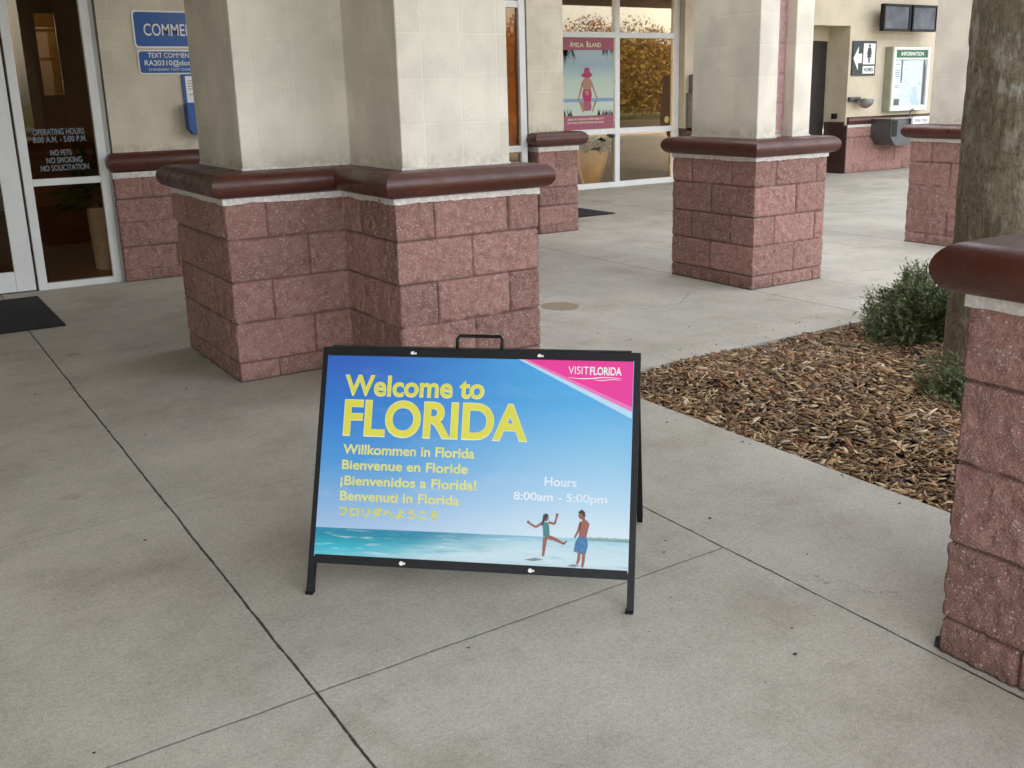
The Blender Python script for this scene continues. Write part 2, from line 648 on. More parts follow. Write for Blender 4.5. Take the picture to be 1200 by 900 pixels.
MT['wood'] = simple('orange_wood', (.62, .22, .06, 1), .5, 0, .25, 5)
MT['darkbrown'] = simple('dark_brown_paint', (.055, .022, .018, 1), .5)
MT['darkdoor'] = simple('dark_door_paint', (.022, .019, .018, 1), .45)
MT['white'] = simple('white_print', (.80, .80, .78, 1), .55, 0, .03)
MT['blue'] = simple('blue_sign_sheeting', (.008, .075, .29, 1), .4, 0, .1, 12)
MT['steel'] = simple('brushed_steel', (.40, .40, .39, 1), .32, .9, .1)
MT['darksteel'] = simple('dark_steel_panel', (.12, .12, .125, 1), .4, .5, .1)
MT['greypanel'] = simple('grey_cabinet_paint', (.17, .17, .155, 1), .5)
MT['navy'] = simple('dark_green_black_sign', (.02, .032, .036, 1), .4)
MT['green'] = simple('green_header_paint', (.02, .12, .05, 1), .45)
MT['casegrey'] = simple('olive_case_paint', (.30, .30, .22, 1), .5)
MT['yellow'] = simple('yellow_lettering', srgb(214, 208, 72), .55, 0, .03)
MT['paleyellow'] = simple('pale_yellow_lettering', srgb(214, 214, 128), .55, 0, .04)
MT['rim'] = simple('cream_letter_edge', srgb(226, 226, 180), .55, 0, .02)
MT['pink'] = simple('magenta_print', srgb(226, 46, 146), .5, 0, .04)
MT['lightpink'] = simple('light_pink_print', srgb(226, 112, 178), .5, 0, .03)
MT['paleblue'] = simple('pale_blue_print', srgb(176, 210, 232), .5, 0, .04)
MT['magenta'] = simple('magenta_board', (.30, .01, .16, 1), .5)
MT['terracotta'] = simple('ochre_pot_glaze', (.72, .42, .10, 1), .4, 0, .2, 5)
MT['potwhite'] = simple('white_pot_glaze', (.72, .70, .66, 1), .4)
MT['rosepanel'] = simple('rose_print', srgb(145, 71, 92), .5, 0, .05)
MT['skin'] = simple('skin_print', srgb(148, 93, 78), .6, 0, .1, 60)
MT['skin2'] = simple('bather_skin_print', srgb(159, 117, 93), .6, 0, .1, 60)  # printed skin tone of the poster bather
MT['hair'] = simple('dark_hair_print', srgb(62, 48, 52), .6)
MT['teal'] = simple('teal_print', srgb(70, 128, 128), .6)
MT['bluecloth'] = simple('blue_print', srgb(62, 117, 159), .6, 0, .25, 120)
MT['hotpink'] = simple('hot_pink_print', srgb(159, 31, 85), .6)
MT['leafprint'] = simple('dark_frond_print', srgb(48, 62, 52), .6, 0, .3, 40)
MT['greyprint'] = simple('grey_print', srgb(124, 134, 141), .6)  # flat grey ink: door lettering, legend lines, poster ripples
MT['faintwhite'] = simple('faint_white_print', srgb(214, 224, 232), .55)
MT['palepink'] = simple('pale_pink_block', (.47, .29, .29, 1), .85, 0, .18, 40, .6)
MT['stone'] = simple('dark_stone', (.035, .034, .038, 1), .8, 0, .2, 30, .5)


# ------------------------------------------------------------------ block work
def chain_grid(pts, closed, ds, zs, seed, courses, jw=.0045, jd=.011, amp=.012, unit=.4064, coarse=None, flip=False):
    """split-face blockwork following a plan line: one displaced grid with raked joints"""
    n = len(pts)
    P = [np.array(p, float) for p in pts]
    segs = n if closed else n - 1
    cols_p, cols_n, cols_s, cols_l, cols_seg, cols_cor = [], [], [], [], [], []
    nrm = []
    for i in range(segs):
        d = P[(i + 1) % n] - P[i]
        d = d / np.linalg.norm(d)
        nrm.append(np.array([d[1], -d[0]]))
    for i in range(segs):
        a, b = P[i], P[(i + 1) % n]
        L = np.linalg.norm(b - a)
        step = coarse if coarse and (i in coarse_set) else ds
        k = max(2, int(round(L / step)))
        for j in range(k):
            s = L * j / k
            if j == 0:
                if closed or i > 0:
                    n0 = nrm[i - 1]
                    nn = n0 + nrm[i]
                    nn = nn / max(1e-6, 1 + n0 @ nrm[i])
                else:
                    nn = nrm[i]
                cols_cor.append(1.0)
            else:
                nn = nrm[i]
                cols_cor.append(0.0)
            cols_p.append(a + (b - a) * j / k)
            cols_n.append(nn)
            cols_s.append(s)
            cols_l.append(L)
            cols_seg.append(i)
    if not closed:
        cols_p.append(P[-1])
        cols_n.append(nrm[-1])
        cols_s.append(np.linalg.norm(P[-1] - P[-2]))
        cols_l.append(cols_s[-1])
        cols_seg.append(segs - 1)
        cols_cor.append(1.0)
    cp = np.array(cols_p)
    cn = np.array(cols_n)
    cs = np.array(cols_s)
    cl = np.array(cols_l)
    cseg = np.array(cols_seg)
    ccor = np.array(cols_cor)
    nc, nz = len(cp), len(zs)
    zs = np.array(zs)
    S2 = np.repeat(cs[None, :], nz, 0)
    L2 = np.repeat(cl[None, :], nz, 0)
    Z2 = np.repeat(zs[:, None], nc, 1)
    row = np.searchsorted(np.array(courses), Z2, side='right')
    # bed joints
    dz = np.full_like(Z2, 9.0)
    for zc in courses:
        dz = np.minimum(dz, np.abs(Z2 - zc))
    # head joints: half-bond measured from the start of each face
    off = np.where(row % 2 == 0, unit / 2, 0.0)
    k = np.round((S2 - off) / unit)
    js = off + k * unit
    dx = np.abs(S2 - js)
    valid = (js > unit * .2) & (js < L2 - unit * .2)
    dx = np.where(valid, dx, 9.0)
    blk = np.floor((S2 - off) / unit) + row * 17 + cseg[None, :] * 131
    XYZ = np.stack([np.repeat(cp[None, :, 0], nz, 0), np.repeat(cp[None, :, 1], nz, 0), Z2], -1).reshape(-1, 3)
    wob = (vnoise(XYZ, 28, seed + 5) * .0022).reshape(nz, nc)
    dj = np.minimum(dx, dz) + wob
    jm = 1 - sstep(jw * .55, jw * 1.25, dj)
    rnd = lambda b, s: np.modf(np.abs(np.sin(b * 12.9898 + s * 78.233) * 43758.5453))[0]
    tone = rnd(blk, seed)
    rough = vnoise(XYZ, 12, seed) * .30 + vnoise(XYZ, 34, seed + 1) * .42 + vnoise(XYZ, 80, seed + 2) * .42
    rough = rough.reshape(nz, nc)
    face = amp * rough + amp * .35 * (rnd(blk, seed + 3) - .5)
    # tilt of each split face
    face += (rnd(blk, seed + 4) - .5) * .006 * (S2 - js) / unit + (rnd(blk, seed + 6) - .5) * .02 * (dz - .05) * (dz < 1)
    ed = 1 - sstep(0, .02, np.minimum(dj, np.minimum(S2, L2 - S2) + .004))
    face = face * (1 - .5 * ed) - ed * .0012
    disp = face * (1 - jm) - jd * jm
    # at the corners only the bed joints notch the edge
    cd = -jd * .8 * (1 - sstep(jw * .5, jw * 1.6, np.minimum(dz, 9) + wob)) + vnoise(XYZ, 40, seed + 9).reshape(nz, nc) * .003
    disp = np.where(ccor[None, :] > .5, cd, disp)
    V = XYZ.copy()
    V[:, 0] += (disp * cn[None, :, 0]).ravel()
    V[:, 1] += (disp * cn[None, :, 1]).ravel()
    idx = np.arange(nz * nc).reshape(nz, nc)
    if closed:
        idx = np.concatenate([idx, idx[:, :1]], 1)
    F = np.stack([idx[:-1, :-1], idx[:-1, 1:], idx[1:, 1:], idx[1:, :-1]], -1).reshape(-1, 4)
    jmm = np.where(ccor[None, :] > .5, (1 - sstep(jw * .5, jw * 1.6, dz)), jm)
    return V, F, jmm.ravel(), tone.ravel()


coarse_set = set()


def blockwork(name, pts, closed, parent, z0, z1, courses, ds, seed, far=(), **kw):
    global coarse_set
    coarse_set = set(far)
    nzs = max(6, int((z1 - z0) / ds))
    zs = np.linspace(z0, z1, nzs)
    V, F, jm, tone = chain_grid(pts, closed, ds, zs, seed, courses, coarse=.05 if far else None, **kw)
    me = mesh(name, V, F, MT['split'], True, {'mortar': ('POINT', 'FLOAT', jm), 'tone': ('POINT', 'FLOAT', tone)})
    return obj(name, me, parent)


def offset_plan(pts, closed, o):
    n = len(pts)
    P = [np.array(p, float) for p in pts]
    segs = n if closed else n - 1
    nrm = []
    for i in range(segs):
        d = P[(i + 1) % n] - P[i]
        d = d / np.linalg.norm(d)
        nrm.append(np.array([d[1], -d[0]]))
    out = []
    for i in range(n):
        if closed:
            a, b = nrm[i - 1], nrm[i]
        elif i == 0:
            a = b = nrm[0]
        elif i == n - 1:
            a = b = nrm[-1]
        else:
            a, b = nrm[i - 1], nrm[i]
        out.append(P[i] + o * (a + b) / max(1e-6, 1 + a @ b))
    return out


def sweep(name, pts, closed, prof, mat, parent, smooth=True, endcaps=True):
    """profile (offset, z) swept along a plan line with mitred corners; every straight run has its own vertices so mitres stay crisp"""
    n = len(pts)
    segs = n if closed else n - 1
    rings = [offset_plan(pts, closed, o) for o, z in prof]
    V, F = [], []
    m = len(prof)
    for i in range(segs):
        j = (i + 1) % n
        b = len(V)
        for k in range(m):
            V.append((rings[k][i][0], rings[k][i][1], prof[k][1]))
        for k in range(m):
            V.append((rings[k][j][0], rings[k][j][1], prof[k][1]))
        for k in range(m - 1):
            F.append((b + k, b + m + k, b + m + k + 1, b + k + 1))
    if not closed and endcaps:
        V0 = [(rings[k][0][0], rings[k][0][1], prof[k][1]) for k in range(m)]
        V1 = [(rings[k][n - 1][0], rings[k][n - 1][1], prof[k][1]) for k in range(m)]
        b = len(V)
        V += V0 + V1
        F.append(tuple(b + k for k in range(m)))
        F.append(tuple(b + m + k for k in range(m))[::-1])
    me = mesh(name, V, F, mat)
    if smooth:
        for p in me.polygons:
            p.use_smooth = len(p.vertices) == 4
    return obj(name, me, parent)


def bull(z0, r, oc, inner, top_in):
    pr = [(inner, z0), (oc, z0)]
    for k in range(1, 12):
        a = -math.pi / 2 + math.pi * k / 12
        pr.append((oc + r * math.cos(a), z0 + r + r * math.sin(a)))
    pr += [(oc, z0 + 2 * r), (top_in, z0 + 2 * r + .003)]
    return pr


def ragged_strip(name, pts, closed, parent, z_lo, z_hi, seed, o, ragged='low', a1=.0035, a2=.003, th=.022):
    """thin mortar strip following the plan, one edge ragged"""
    n = len(pts)
    A, B = offset_plan(pts, closed, o), offset_plan(pts, closed, o - th)
    segs = n if closed else n - 1
    P, Q = [], []
    for i in range(segs):
        j = (i + 1) % n
        k = max(4, int(np.linalg.norm(A[j] - A[i]) / .010))
        for q in range(k):
            P.append(A[i] + (A[j] - A[i]) * q / k)
            Q.append(B[i] + (B[j] - B[i]) * q / k)
    if not closed:
        P.append(A[-1])
        Q.append(B[-1])
    P, Q = np.array(P), np.array(Q)
    m_ = len(P)
    P3 = np.concatenate([P, np.zeros((m_, 1))], 1)
    zn = vnoise(P3, 9, seed) * a1 + vnoise(P3, 42, seed + 1) * a2
    lo = np.full(m_, z_lo) + (zn if ragged == 'low' else 0)
    hi = np.full(m_, z_hi) + (zn if ragged == 'high' else 0)
    V = np.concatenate([np.c_[Q, lo], np.c_[P, lo], np.c_[P, hi], np.c_[Q, hi]])
    F = []
    for q in range(m_ if closed else m_ - 1):
        r_ = (q + 1) % m_
        for l in range(3):
            F.append((l * m_ + q, l * m_ + r_, (l + 1) * m_ + r_, (l + 1) * m_ + q))
    return obj(name, mesh(name, V, F, MT['bed']), parent)


def mortar_bed(pts, closed, parent, z_lo, z_hi, seed, o=.009):
    return ragged_strip('mortar_bed', pts, closed, parent, z_lo, z_hi, seed, o)


def prism(pts, z0, z1, name, mat, parent, bev=.004):
    """vertical prism from a plan polygon, with slightly eased arrises"""
    n = len(pts)
    P = [np.array(p, float) for p in pts]
    Q = []
    for i in range(n):
        d0 = P[i] - P[i - 1]
        d1 = P[(i + 1) % n] - P[i]
        d0 /= np.linalg.norm(d0)
        d1 /= np.linalg.norm(d1)
        Q += [P[i] - d0 * bev, P[i] + d1 * bev]
    k = len(Q)
    V = [(q[0], q[1], z0) for q in Q] + [(q[0], q[1], z1) for q in Q]
    F = [(i, (i + 1) % k, k + (i + 1) % k, k + i) for i in range(k)]
    F += [tuple(range(k))[::-1], tuple(range(k, 2 * k))]
    return obj(name, mesh(name, V, F, mat), parent)


# ------------------------------------------------------------------ text on a plane
_txt_cache = {}


def text_mesh(body, bold=0.0):
    key = (body, bold)
    if key in _txt_cache:
        return _txt_cache[key]
    c = bpy.data.curves.new('lettering_source', 'FONT')
    c.body = body
    c.size = 1
    c.offset = bold
    c.resolution_u = 6
    o = bpy.data.objects.new('lettering_source', c)
    COL.objects.link(o)
    dg = bpy.context.evaluated_depsgraph_get()
    dg.update()
    me = bpy.data.meshes.new_from_object(o.evaluated_get(dg))
    V = np.array([v.co[:] for v in me.vertices])
    F = [tuple(p.vertices) for p in me.polygons]
    bpy.data.objects.remove(o)
    bpy.data.curves.remove(c)
    bpy.data.meshes.remove(me)
    _txt_cache[key] = (V, F)
    return V, F


def lettering(body, parent, O, ux, uy, l, r, base, h, mat, bold=0.0, lift=.001, name='lettering', bbox=False):
    """text fitted between l and r on the plane O + l*ux + t*uy; h is the cap height"""
    V, F = text_mesh(body, bold)
    O, ux, uy = (np.array(q, float) for q in (O, ux, uy))
    nn = np.cross(ux, uy)
    x0, x1 = V[:, 0].min(), V[:, 0].max()
    sx = (r - l) / (x1 - x0)
    if bbox:
        y0, y1 = V[:, 1].min(), V[:, 1].max()
        yy = base + (V[:, 1] - y0) * h / (y1 - y0)
    else:
        yy = base + V[:, 1] * h / .691
    xx = l + (V[:, 0] - x0) * sx
    W = O + xx[:, None] * ux + yy[:, None] * uy + nn * lift
    return obj(name, mesh(name, W, F, mat), parent)


def flat(name, parent, O, ux, uy, pts, mat, lift=.001, uv=False):
    O, ux, uy = (np.array(q, float) for q in (O, ux, uy))
    nn = np.cross(ux, uy)
    W = [O + a * ux + b * uy + nn * lift for a, b in pts]
    me = mesh(name, W, [tuple(range(len(pts)))], mat, uv=np.array(pts) if uv else None)
    return obj(name, me, parent)


def each(name, parent, O, ux, uy, groups, mat, lift=.001):
    return [multi(name, parent, O, ux, uy, g, mat, lift) for g in groups]


def multi(name, parent, O, ux, uy, polys, mat, lift=.001):
    O, ux, uy = (np.array(q, float) for q in (O, ux, uy))
    nn = np.cross(ux, uy)
    V, F = [], []
    for pts in polys:
        b = len(V)
        V += [O + a * ux + c * uy + nn * lift for a, c in pts]
        F.append(tuple(range(b, b + len(pts))))
    return obj(name, mesh(name, V, F, mat), parent)


# ================================================================== GROUND
def mat_ground():
    m = NT('lawn_and_asphalt')
    m.pos()
    g = m.ramp(m.noise(9, 5, .7), [(.3, (.035, .05, .012, 1)), (.7, (.11, .12, .04, 1))])
    a = m.ramp(m.noise(60, 4, .7), [(.3, (.04, .04, .042, 1)), (.7, (.075, .075, .075, 1))])
    road = m.math('MULTIPLY', m.math('LESS_THAN', m.y, -7.0), m.math('GREATER_THAN', m.y, -13.5))
    m.bsdf(m.mix(road, g, a), .9, 0, m.bump(m.noise(80, 3), .5, .02), .2)
    return m.mat


b = MB()
b.poly([(-400, -400, -.09), (400, -400, -.09), (400, 400, -.09), (-400, 400, -.09)])
tag(b.build('ground', mat_ground()), kind='structure')

b = MB()
for x0, x1, y0, y1 in ((-14, 2.8, -5, 3.775), (-14, 26, 3.775, 26), (2.8, 26, -5, -1.0), (7.2, 26, -1.0, 3.775)):
    V = [(x0, y0, 0), (x1, y0, 0), (x1, y1, 0), (x0, y1, 0)]
    b.add(V, [(0, 1, 2, 3)])
for p, q in (((2.8, -1), (2.8, 3.775)), ((2.8, 3.775), (7.2, 3.775)), ((7.2, 3.775), (7.2, -1)), ((7.2, -1), (2.8, -1)), ((-14, -5), (26, -5)), ((26, -5), (26, 26)), ((-14, 26), (-14, -5))):
    b.add([(p[0], p[1], 0), (q[0], q[1], 0), (q[0], q[1], -.12), (p[0], p[1], -.12)], [(0, 1, 2, 3)])
tag(b.build('walkway', MT['concrete']), kind='structure')

# mulch bed -----------------------------------------------------------
m = NT('dark_soil')
m.bsdf(m.ramp(m.noise(50, 4, .7), [(.3, (.018, .012, .008, 1)), (.7, (.06, .04, .025, 1))]), .95, 0, m.bump(m.noise(60, 3), .8, .02), .1)
b = MB()
N = 44
gx = np.linspace(2.795, 7.2, N)
gy = np.linspace(-1.0, 3.78, N)
XX, YY = np.meshgrid(gx, gy)


def bed_h(x, y):
    x = np.asarray(x, float)
    y = np.asarray(y, float)
    e = np.minimum(np.minimum(x - 2.8, 3.775 - y), .5) / .5
    q = np.stack([x.ravel(), y.ravel(), np.zeros(x.size)], -1)
    return (-.026 + .045 * sstep(0, 1, e).ravel() + vnoise(q, 3.5, 3) * .012).reshape(x.shape)


ZZ = bed_h(XX, YY)
idx = np.arange(N * N).reshape(N, N)
F = np.stack([idx[:-1, :-1], idx[:-1, 1:], idx[1:, 1:], idx[1:, :-1]], -1).reshape(-1, 4)
soil = obj('planting_bed_soil', mesh('planting_bed_soil', np.stack([XX, YY, ZZ], -1).reshape(-1, 3), F, m.mat, True))
tag(soil, kind='structure')


def chips(n, x0, x1, y0, y1, seed, sc=1.0):
    r = np.random.default_rng(seed)
    x = r.uniform(x0, x1, n)
    y = r.uniform(y0, y1, n)
    L = np.clip(r.lognormal(math.log(.031), .5, n), .008, .095) * sc
    W = np.clip(L * r.uniform(.10, .36, n), .003, .017) * sc
    T = r.uniform(.0012, .004, n)
    yaw = r.uniform(0, 2 * math.pi, n)
    pit = r.normal(0, .22, n)
    rol = r.normal(0, .4, n)
    z = bed_h(x, y) + r.uniform(0, .022, n) + .004
    cy, sy, cp, sp, c3, s3 = np.cos(yaw), np.sin(yaw), np.cos(pit), np.sin(pit), np.cos(rol), np.sin(rol)
    d = np.stack([cy * cp, sy * cp, sp], -1)
    s0 = np.stack([-sy, cy, 0 * cy], -1)
    u0 = np.cross(d, s0)
    s = s0 * c3[:, None] + u0 * s3[:, None]
    u = -s0 * s3[:, None] + u0 * c3[:, None]
    C = np.stack([x, y, z], -1)
    bend = (r.normal(0, .10, n) * L)[:, None]
    taper = r.uniform(.15, .9, (n, 2))
    P = []
    for e, (fx, tp) in enumerate(((-.5, taper[:, :1]), (0., np.ones((n, 1))), (.5, taper[:, 1:]))):
        c = C + d * (fx * L)[:, None] + (s * bend if e == 1 else 0)
        for a, bb in ((-1, -1), (1, -1), (1, 1), (-1, 1)):
            P.append(c + s * (a * W / 2)[:, None] * tp + u * (bb * T / 2)[:, None])
    V = np.stack(P, 1).reshape(-1, 3)
    q = [(0, 1, 2, 3), (11, 10, 9, 8)]
    for e in (0, 4):
        q += [(e + i, e + 4 + i, e + 4 + (i + 1) % 4, e + (i + 1) % 4) for i in range(4)]
    F = (np.arange(n)[:, None, None] * 12 + np.array(q)[None]).reshape(-1, 4)
    pal = np.array([(.37, .245, .135), (.27, .165, .085), (.19, .108, .058), (.47, .34, .20), (.10, .062, .04), (.30, .225, .155), (.56, .44, .30), (.30, .145, .075), (.25, .205, .165)])
    pr = np.array([.2, .2, .16, .11, .1, .08, .045, .06, .045])
    ci = r.choice(len(pal), n, p=pr / pr.sum())
    col = pal[ci] * r.uniform(.85, 1.5, (n, 1))
    col = np.repeat(np.concatenate([col, np.ones((n, 1))], 1)[:, None, :], 12, 1).reshape(-1, 4)
    return V, F, col


parts = [chips(34000, 2.808, 5.3, 1.1, 3.768, 1), chips(9000, 4.9, 7.1, .2, 3.7, 2, 1.3), chips(5000, 2.82, 5.2, -.6, 1.2, 3, 1.2), chips(260, 2.83, 5.2, 1.3, 3.7, 5, 1.9)]
V = np.concatenate([p[0] for p in parts])
off = np.cumsum([0] + [len(p[0]) for p in parts[:-1]])
F = np.concatenate([p[1] + o for p, o in zip(parts, off)])
C4 = np.concatenate([p[2] for p in parts])
m = NT('wood_chip')
col, _ = m.attr('tint')
g = m.mapr(m.noise(220, 3, .7), .3, .7, .78, 1.15)
m.bsdf(m.mix(1.0, col, m.vec(g, g, g), 'MULTIPLY'), .8, 0, None, .25)
mulch = obj('bark_mulch', mesh('bark_mulch', V, F, m.mat, False, {'tint': ('POINT', 'FLOAT_COLOR', C4)}))
tag(mulch, 'brown shredded bark mulch filling the planting bed beside the walkway', 'mulch', kind='stuff')

# crumbs and leaf bits lying on the concrete
r = np.random.default_rng(21)
V, F = [], []
for k in range(110):
    if k < 34:
        x, y = r.uniform(2.9, 5.2), 3.78 + abs(r.normal(0, .14)) + .02
    elif k < 44:
        x, y = 2.77 - abs(r.normal(0, .06)), r.uniform(1.5, 3.7)
    else:
        x, y = r.uniform(-.2, 4.8), r.uniform(1.4, 7.5)
    s = r.uniform(.002, .006)
    a = r.uniform(0, 6.3)
    n = 5
    bidx = len(V)
    for t in range(n):
        q = a + 2 * math.pi * t / n
        rr = s * r.uniform(.5, 1.2)
        V.append((x + rr * math.cos(q) * 1.5, y + rr * math.sin(q), .0015))
    V.append((x, y, .0015 + s * .7))
    for t in range(n):
        F.append((bidx + t, bidx + (t + 1) % n, bidx + n))
m = NT('dark_crumb')
m.bsdf(m.mix(m.mapr(m.noise(3, 2), .4, .6), (.03, .022, .016, 1), (.09, .06, .035, 1)), .9)
lit = obj('leaf_litter', mesh('leaf_litter', V, F, m.mat))
tag(lit, 'dark crumbs and leaf bits scattered over the concrete walkway', 'litter', kind='stuff')


# ================================================================== PILLARS
CR = [.095, .298, .501, .704]
CAP_PROF = bull(.907, .0585, .010, -.06, -.15)


def pillar(label, base, shaft, shaft_mat, ds, seed, far=(), top=3.18, cap_prof=CAP_PROF, bed_lo=.879, **kw):
    x0, y0 = base[0]
    root = thing('pillar', (float(np.mean([p[0] for p in base])), float(np.mean([p[1] for p in base])), 0), label, 'pillar', 'block pillars of the covered walk')
    blockwork('base', base, True, root, -.01, .897, CR, ds, seed, far, **kw)
    mortar_bed(base, True, root, bed_lo, .909, seed)
    sweep('cap', base, True, cap_prof, MT['cap'], root)
    prism(shaft, 1.01, top, 'shaft', shaft_mat, root)
    ragged_strip('mortar_skim', shaft, True, root, 1.017, 1.036, seed + 7, .005, 'high', .004, .004, .012)
    return root


ic = .097
base1 = [(1.40, 4.78), (2.0, 4.78), (2.0, 4.18), (2.785, 4.18), (2.785, 5.70), (1.40, 5.70)]
sh1 = [(1.40 + ic + .038, 4.78 + ic), (2.0 + ic, 4.78 + ic), (2.0 + ic, 4.18 + ic), (2.785 - ic, 4.18 + ic), (2.785 - ic, 5.70 - ic), (1.40 + ic + .038, 5.70 - ic)]
pillar('wide L-shaped pillar of cream block on a red base right behind the welcome sign', base1, sh1, MT['cream_stack'], .0075, 11, far=(3, 4))

base2 = [(5.015, 4.864), (5.72, 4.864), (5.72, 5.70), (5.015, 5.70)]
ib = .092
sh2 = [(5.015 + ib, 4.864 + ib), (5.29, 4.864 + ib), (5.29, 5.06), (5.455, 5.06), (5.455, 4.864 + ib), (5.72 - ib, 4.864 + ib), (5.72 - ib, 5.70 - ib), (5.015 + ib, 5.70 - ib)]
p2 = pillar('square pillar with a pink recessed strip, standing at the corner of the mulch bed', base2, sh2, MT['cream_run'], .0085, 23, far=(1, 2))
# pink block strip set in the groove
blockwork('accent_strip', [(5.2935, 5.045), (5.4515, 5.045)], False, p2, 1.05, 3.17, [1.045 + .2032 * i for i in range(1, 11)], .01, 31, unit=9.0, amp=.006).data.materials[0] = MT['palepink']

base3 = [(7.68, 4.84), (8.40, 4.84), (8.40, 5.605), (7.68, 5.605)]
sh3 = [(7.68 + ib, 4.84 + ib), (8.40 - ib, 4.84 + ib), (8.40 - ib, 5.605 - ib), (7.68 + ib, 5.605 - ib)]
pillar('distant pillar partly hidden behind the tree trunk', base3, sh3, MT['cream_run'], .011, 41, far=(1, 2))

base4 = [(2.045, .50), (2.85, .50), (2.85, 1.305), (2.045, 1.305)]
sh4 = [(2.045 + .11, .50 + .11), (2.85 - .11, .50 + .11), (2.85 - .11, 1.305 - .115), (2.045 + .11, 1.305 - .115)]
pillar('nearest pillar, cut off by the right edge, with a big maroon rounded cap', base4, sh4, MT['cream_run'], .0050, 53, far=(0, 1), amp=.0075)

# ================================================================== BUILDING
bld = thing('building', (3.0, 9.0, 0), 'low cream block building with red block wainscot, glass doors and a deep canopy', 'building')
WC = [.086 + .184 * i for i in range(4)]
FR = 8.20                     # glass plane of the entrance wall
# red block wainscot, one run per wall
wallA = [(1.575, 8.34), (1.575, 8.14), (2.9, 8.14), (2.9, 8.34)]
blockwork('wainscot', wallA, False, bld, -.01, .815, WC, .011, 61)
mortar_bed(wallA, False, bld, .795, .838, 62)
sweep('wainscot_cap', wallA, False, bull(.84, .072, -.03, -.1, -.14), MT['cap'], bld)
wallB = [(5.475, 8.36), (5.475, 8.18), (5.94, 8.18), (5.94, 11.5)]
blockwork('wainscot', wallB, False, bld, -.01, .835, WC, .011, 63, far=(2,))
mortar_bed(wallB, False, bld, .80, .845, 64)
sweep('wainscot_cap', wallB, False, bull(.847, .068, .012, -.1, -.16), MT['cap'], bld)
# cream block walls above and around the openings
b = MB()
b.box((1.60, 8.19, .96), (2.9, 8.42, 3.2))
b.box((-6.0, 8.19, 0.0), (-.9, 8.42, 3.2))
b.box((-5.2, -1.5, 0.0), (-4.95, 8.189, 3.2))  # unseen wing wall, added to darken the left of the walkway
b.box((-.9, 8.19, 2.6), (1.60, 8.42, 3.2))
b.box((2.9, 8.19, 2.75), (5.42, 8.42, 3.2))
b.box((5.42, 8.262, .96), (5.835, 8.42, 3.2))
b.box((5.70, 8.42, .96), (5.835, 11.56, 3.2))
b.box((5.835, 11.60, 0), (8.06, 11.8, 3.2))
b.box((8.06, 11.60, 3.0), (10.26, 11.8, 3.2))
b.build('wall', MT['cream_wall'], bld)
b = MB()
b.box((10.265, 11.45, 0), (11.6, 11.75, 3.2))
b.box((11.6, 10.7, 0), (12.1, 11.6, 3.2))
b.box((12.1, 10.7, 2.24), (12.97, 11.12, 3.2))
b.box((12.97, 10.7, .74), (20.0, 11.6, 3.2))
b.box((12.1, 11.12, 2.04), (12.97, 11.6, 3.2))
b.build('wall', MT['cream_far'], bld)
# lower wall of the information bay
wallC = [(13.0, 10.69), (20.0, 10.69)]
blockwork('wainscot', wallC, False, bld, -.01, .725, [.15, .36, .56], .02, 71)
mortar_bed(wallC, False, bld, .715, .75, 72)
sweep('wainscot_cap', wallC, False, bull(.752, .062, -.02, -.1, -.12), MT['cap'], bld)
wallD = [(10.262, 11.44), (11.6, 11.44)]
blockwork('wainscot', wallD, False, bld, -.01, .66, [.1, .3, .5], .03, 73)
sweep('wainscot_cap', wallD, False, bull(.66, .065, .0, -.1, -.12), MT['cap'], bld)
b = MB()
b.box((12.955, 10.715, 0), (12.998, 11.118, .80))
b.box((12.972, 10.672, 0), (12.998, 10.712, .752))
b.build('recess_kickboard', MT['darkbrown'], bld)
rd = MB().box((12.12, 11.10, .01), (12.93, 11.14, 2.03), .005).build('recess_door', MT['darkdoor'], bld)
MB().box((12.90, 10.86, .85), (12.965, 10.93, .93), .004).build('switch_box', MT['black'], bld)

# entrance: door leaf, sidelight, window, storefront ----------------------
def frame(name, x0, x1, z0, z1, y, w, mat, parent, d=.06, mull_x=(), mull_z=(), wz=None):
    b = MB()
    wz = wz or w
    b.box((x0, y, z0), (x0 + w, y + d, z1), .003)
    b.box((x1 - w, y, z0), (x1, y + d, z1), .003)
    b.box((x0 + w + .0005, y + .002, z1 - wz), (x1 - w - .0005, y + d - .002, z1), .003)
    b.box((x0 + w + .0005, y + .002, z0), (x1 - w - .0005, y + d - .002, z0 + wz), .003)
    for mx in mull_x:
        b.box((mx - w / 2, y + .003, z0 + wz + .0005), (mx + w / 2, y + d - .003, z1 - wz - .0005), .003)
    xs = [x0 + w] + [v for mx in mull_x for v in (mx - w / 2, mx + w / 2)] + [x1 - w]
    for mz in mull_z:
        for i in range(0, len(xs), 2):
            b.box((xs[i] + .0005, y + .004, mz - wz / 2), (xs[i + 1] - .0005, y + d - .004, mz + wz / 2), .003)
    return b.build(name, mat, parent)


sl = frame('sidelight', .962, 1.555, 0.0, 2.6, FR, .062, MT['alu'], bld, .07, mull_z=(.795,), wz=.05)
pane = MB().box((1.02, FR + .03, .04), (1.50, FR + .036, 2.56)).build('pane', MT['glass_door'], sl)
MB().box((1.5555, FR + .012, 0), (1.59, FR + .10, 2.6)).build('jamb', MT['greyalu'], sl)
ux, uy = (1, 0, 0), (0, 0, 1)
O = (0, FR + .0285, 0)
for body, l, r_, base, h in (('OPERATING HOURS', 1.075, 1.425, 1.135, .042), ('8:00 A.M. - 5:00 P.M.', 1.07, 1.435, 1.082, .040),
                             ('NO PETS', 1.175, 1.317, .985, .040), ('NO SMOKING', 1.14, 1.385, .930, .040), ('NO SOLICITATION', 1.095, 1.425, .875, .040)):
    lettering(body, sl, O, ux, uy, l, r_, base, h, MT['greyprint'], .012, .0006)
dr = frame('door', -.02, .945, .01, 2.5, FR + .005, .13, MT['alu'], bld, .05, wz=.15)
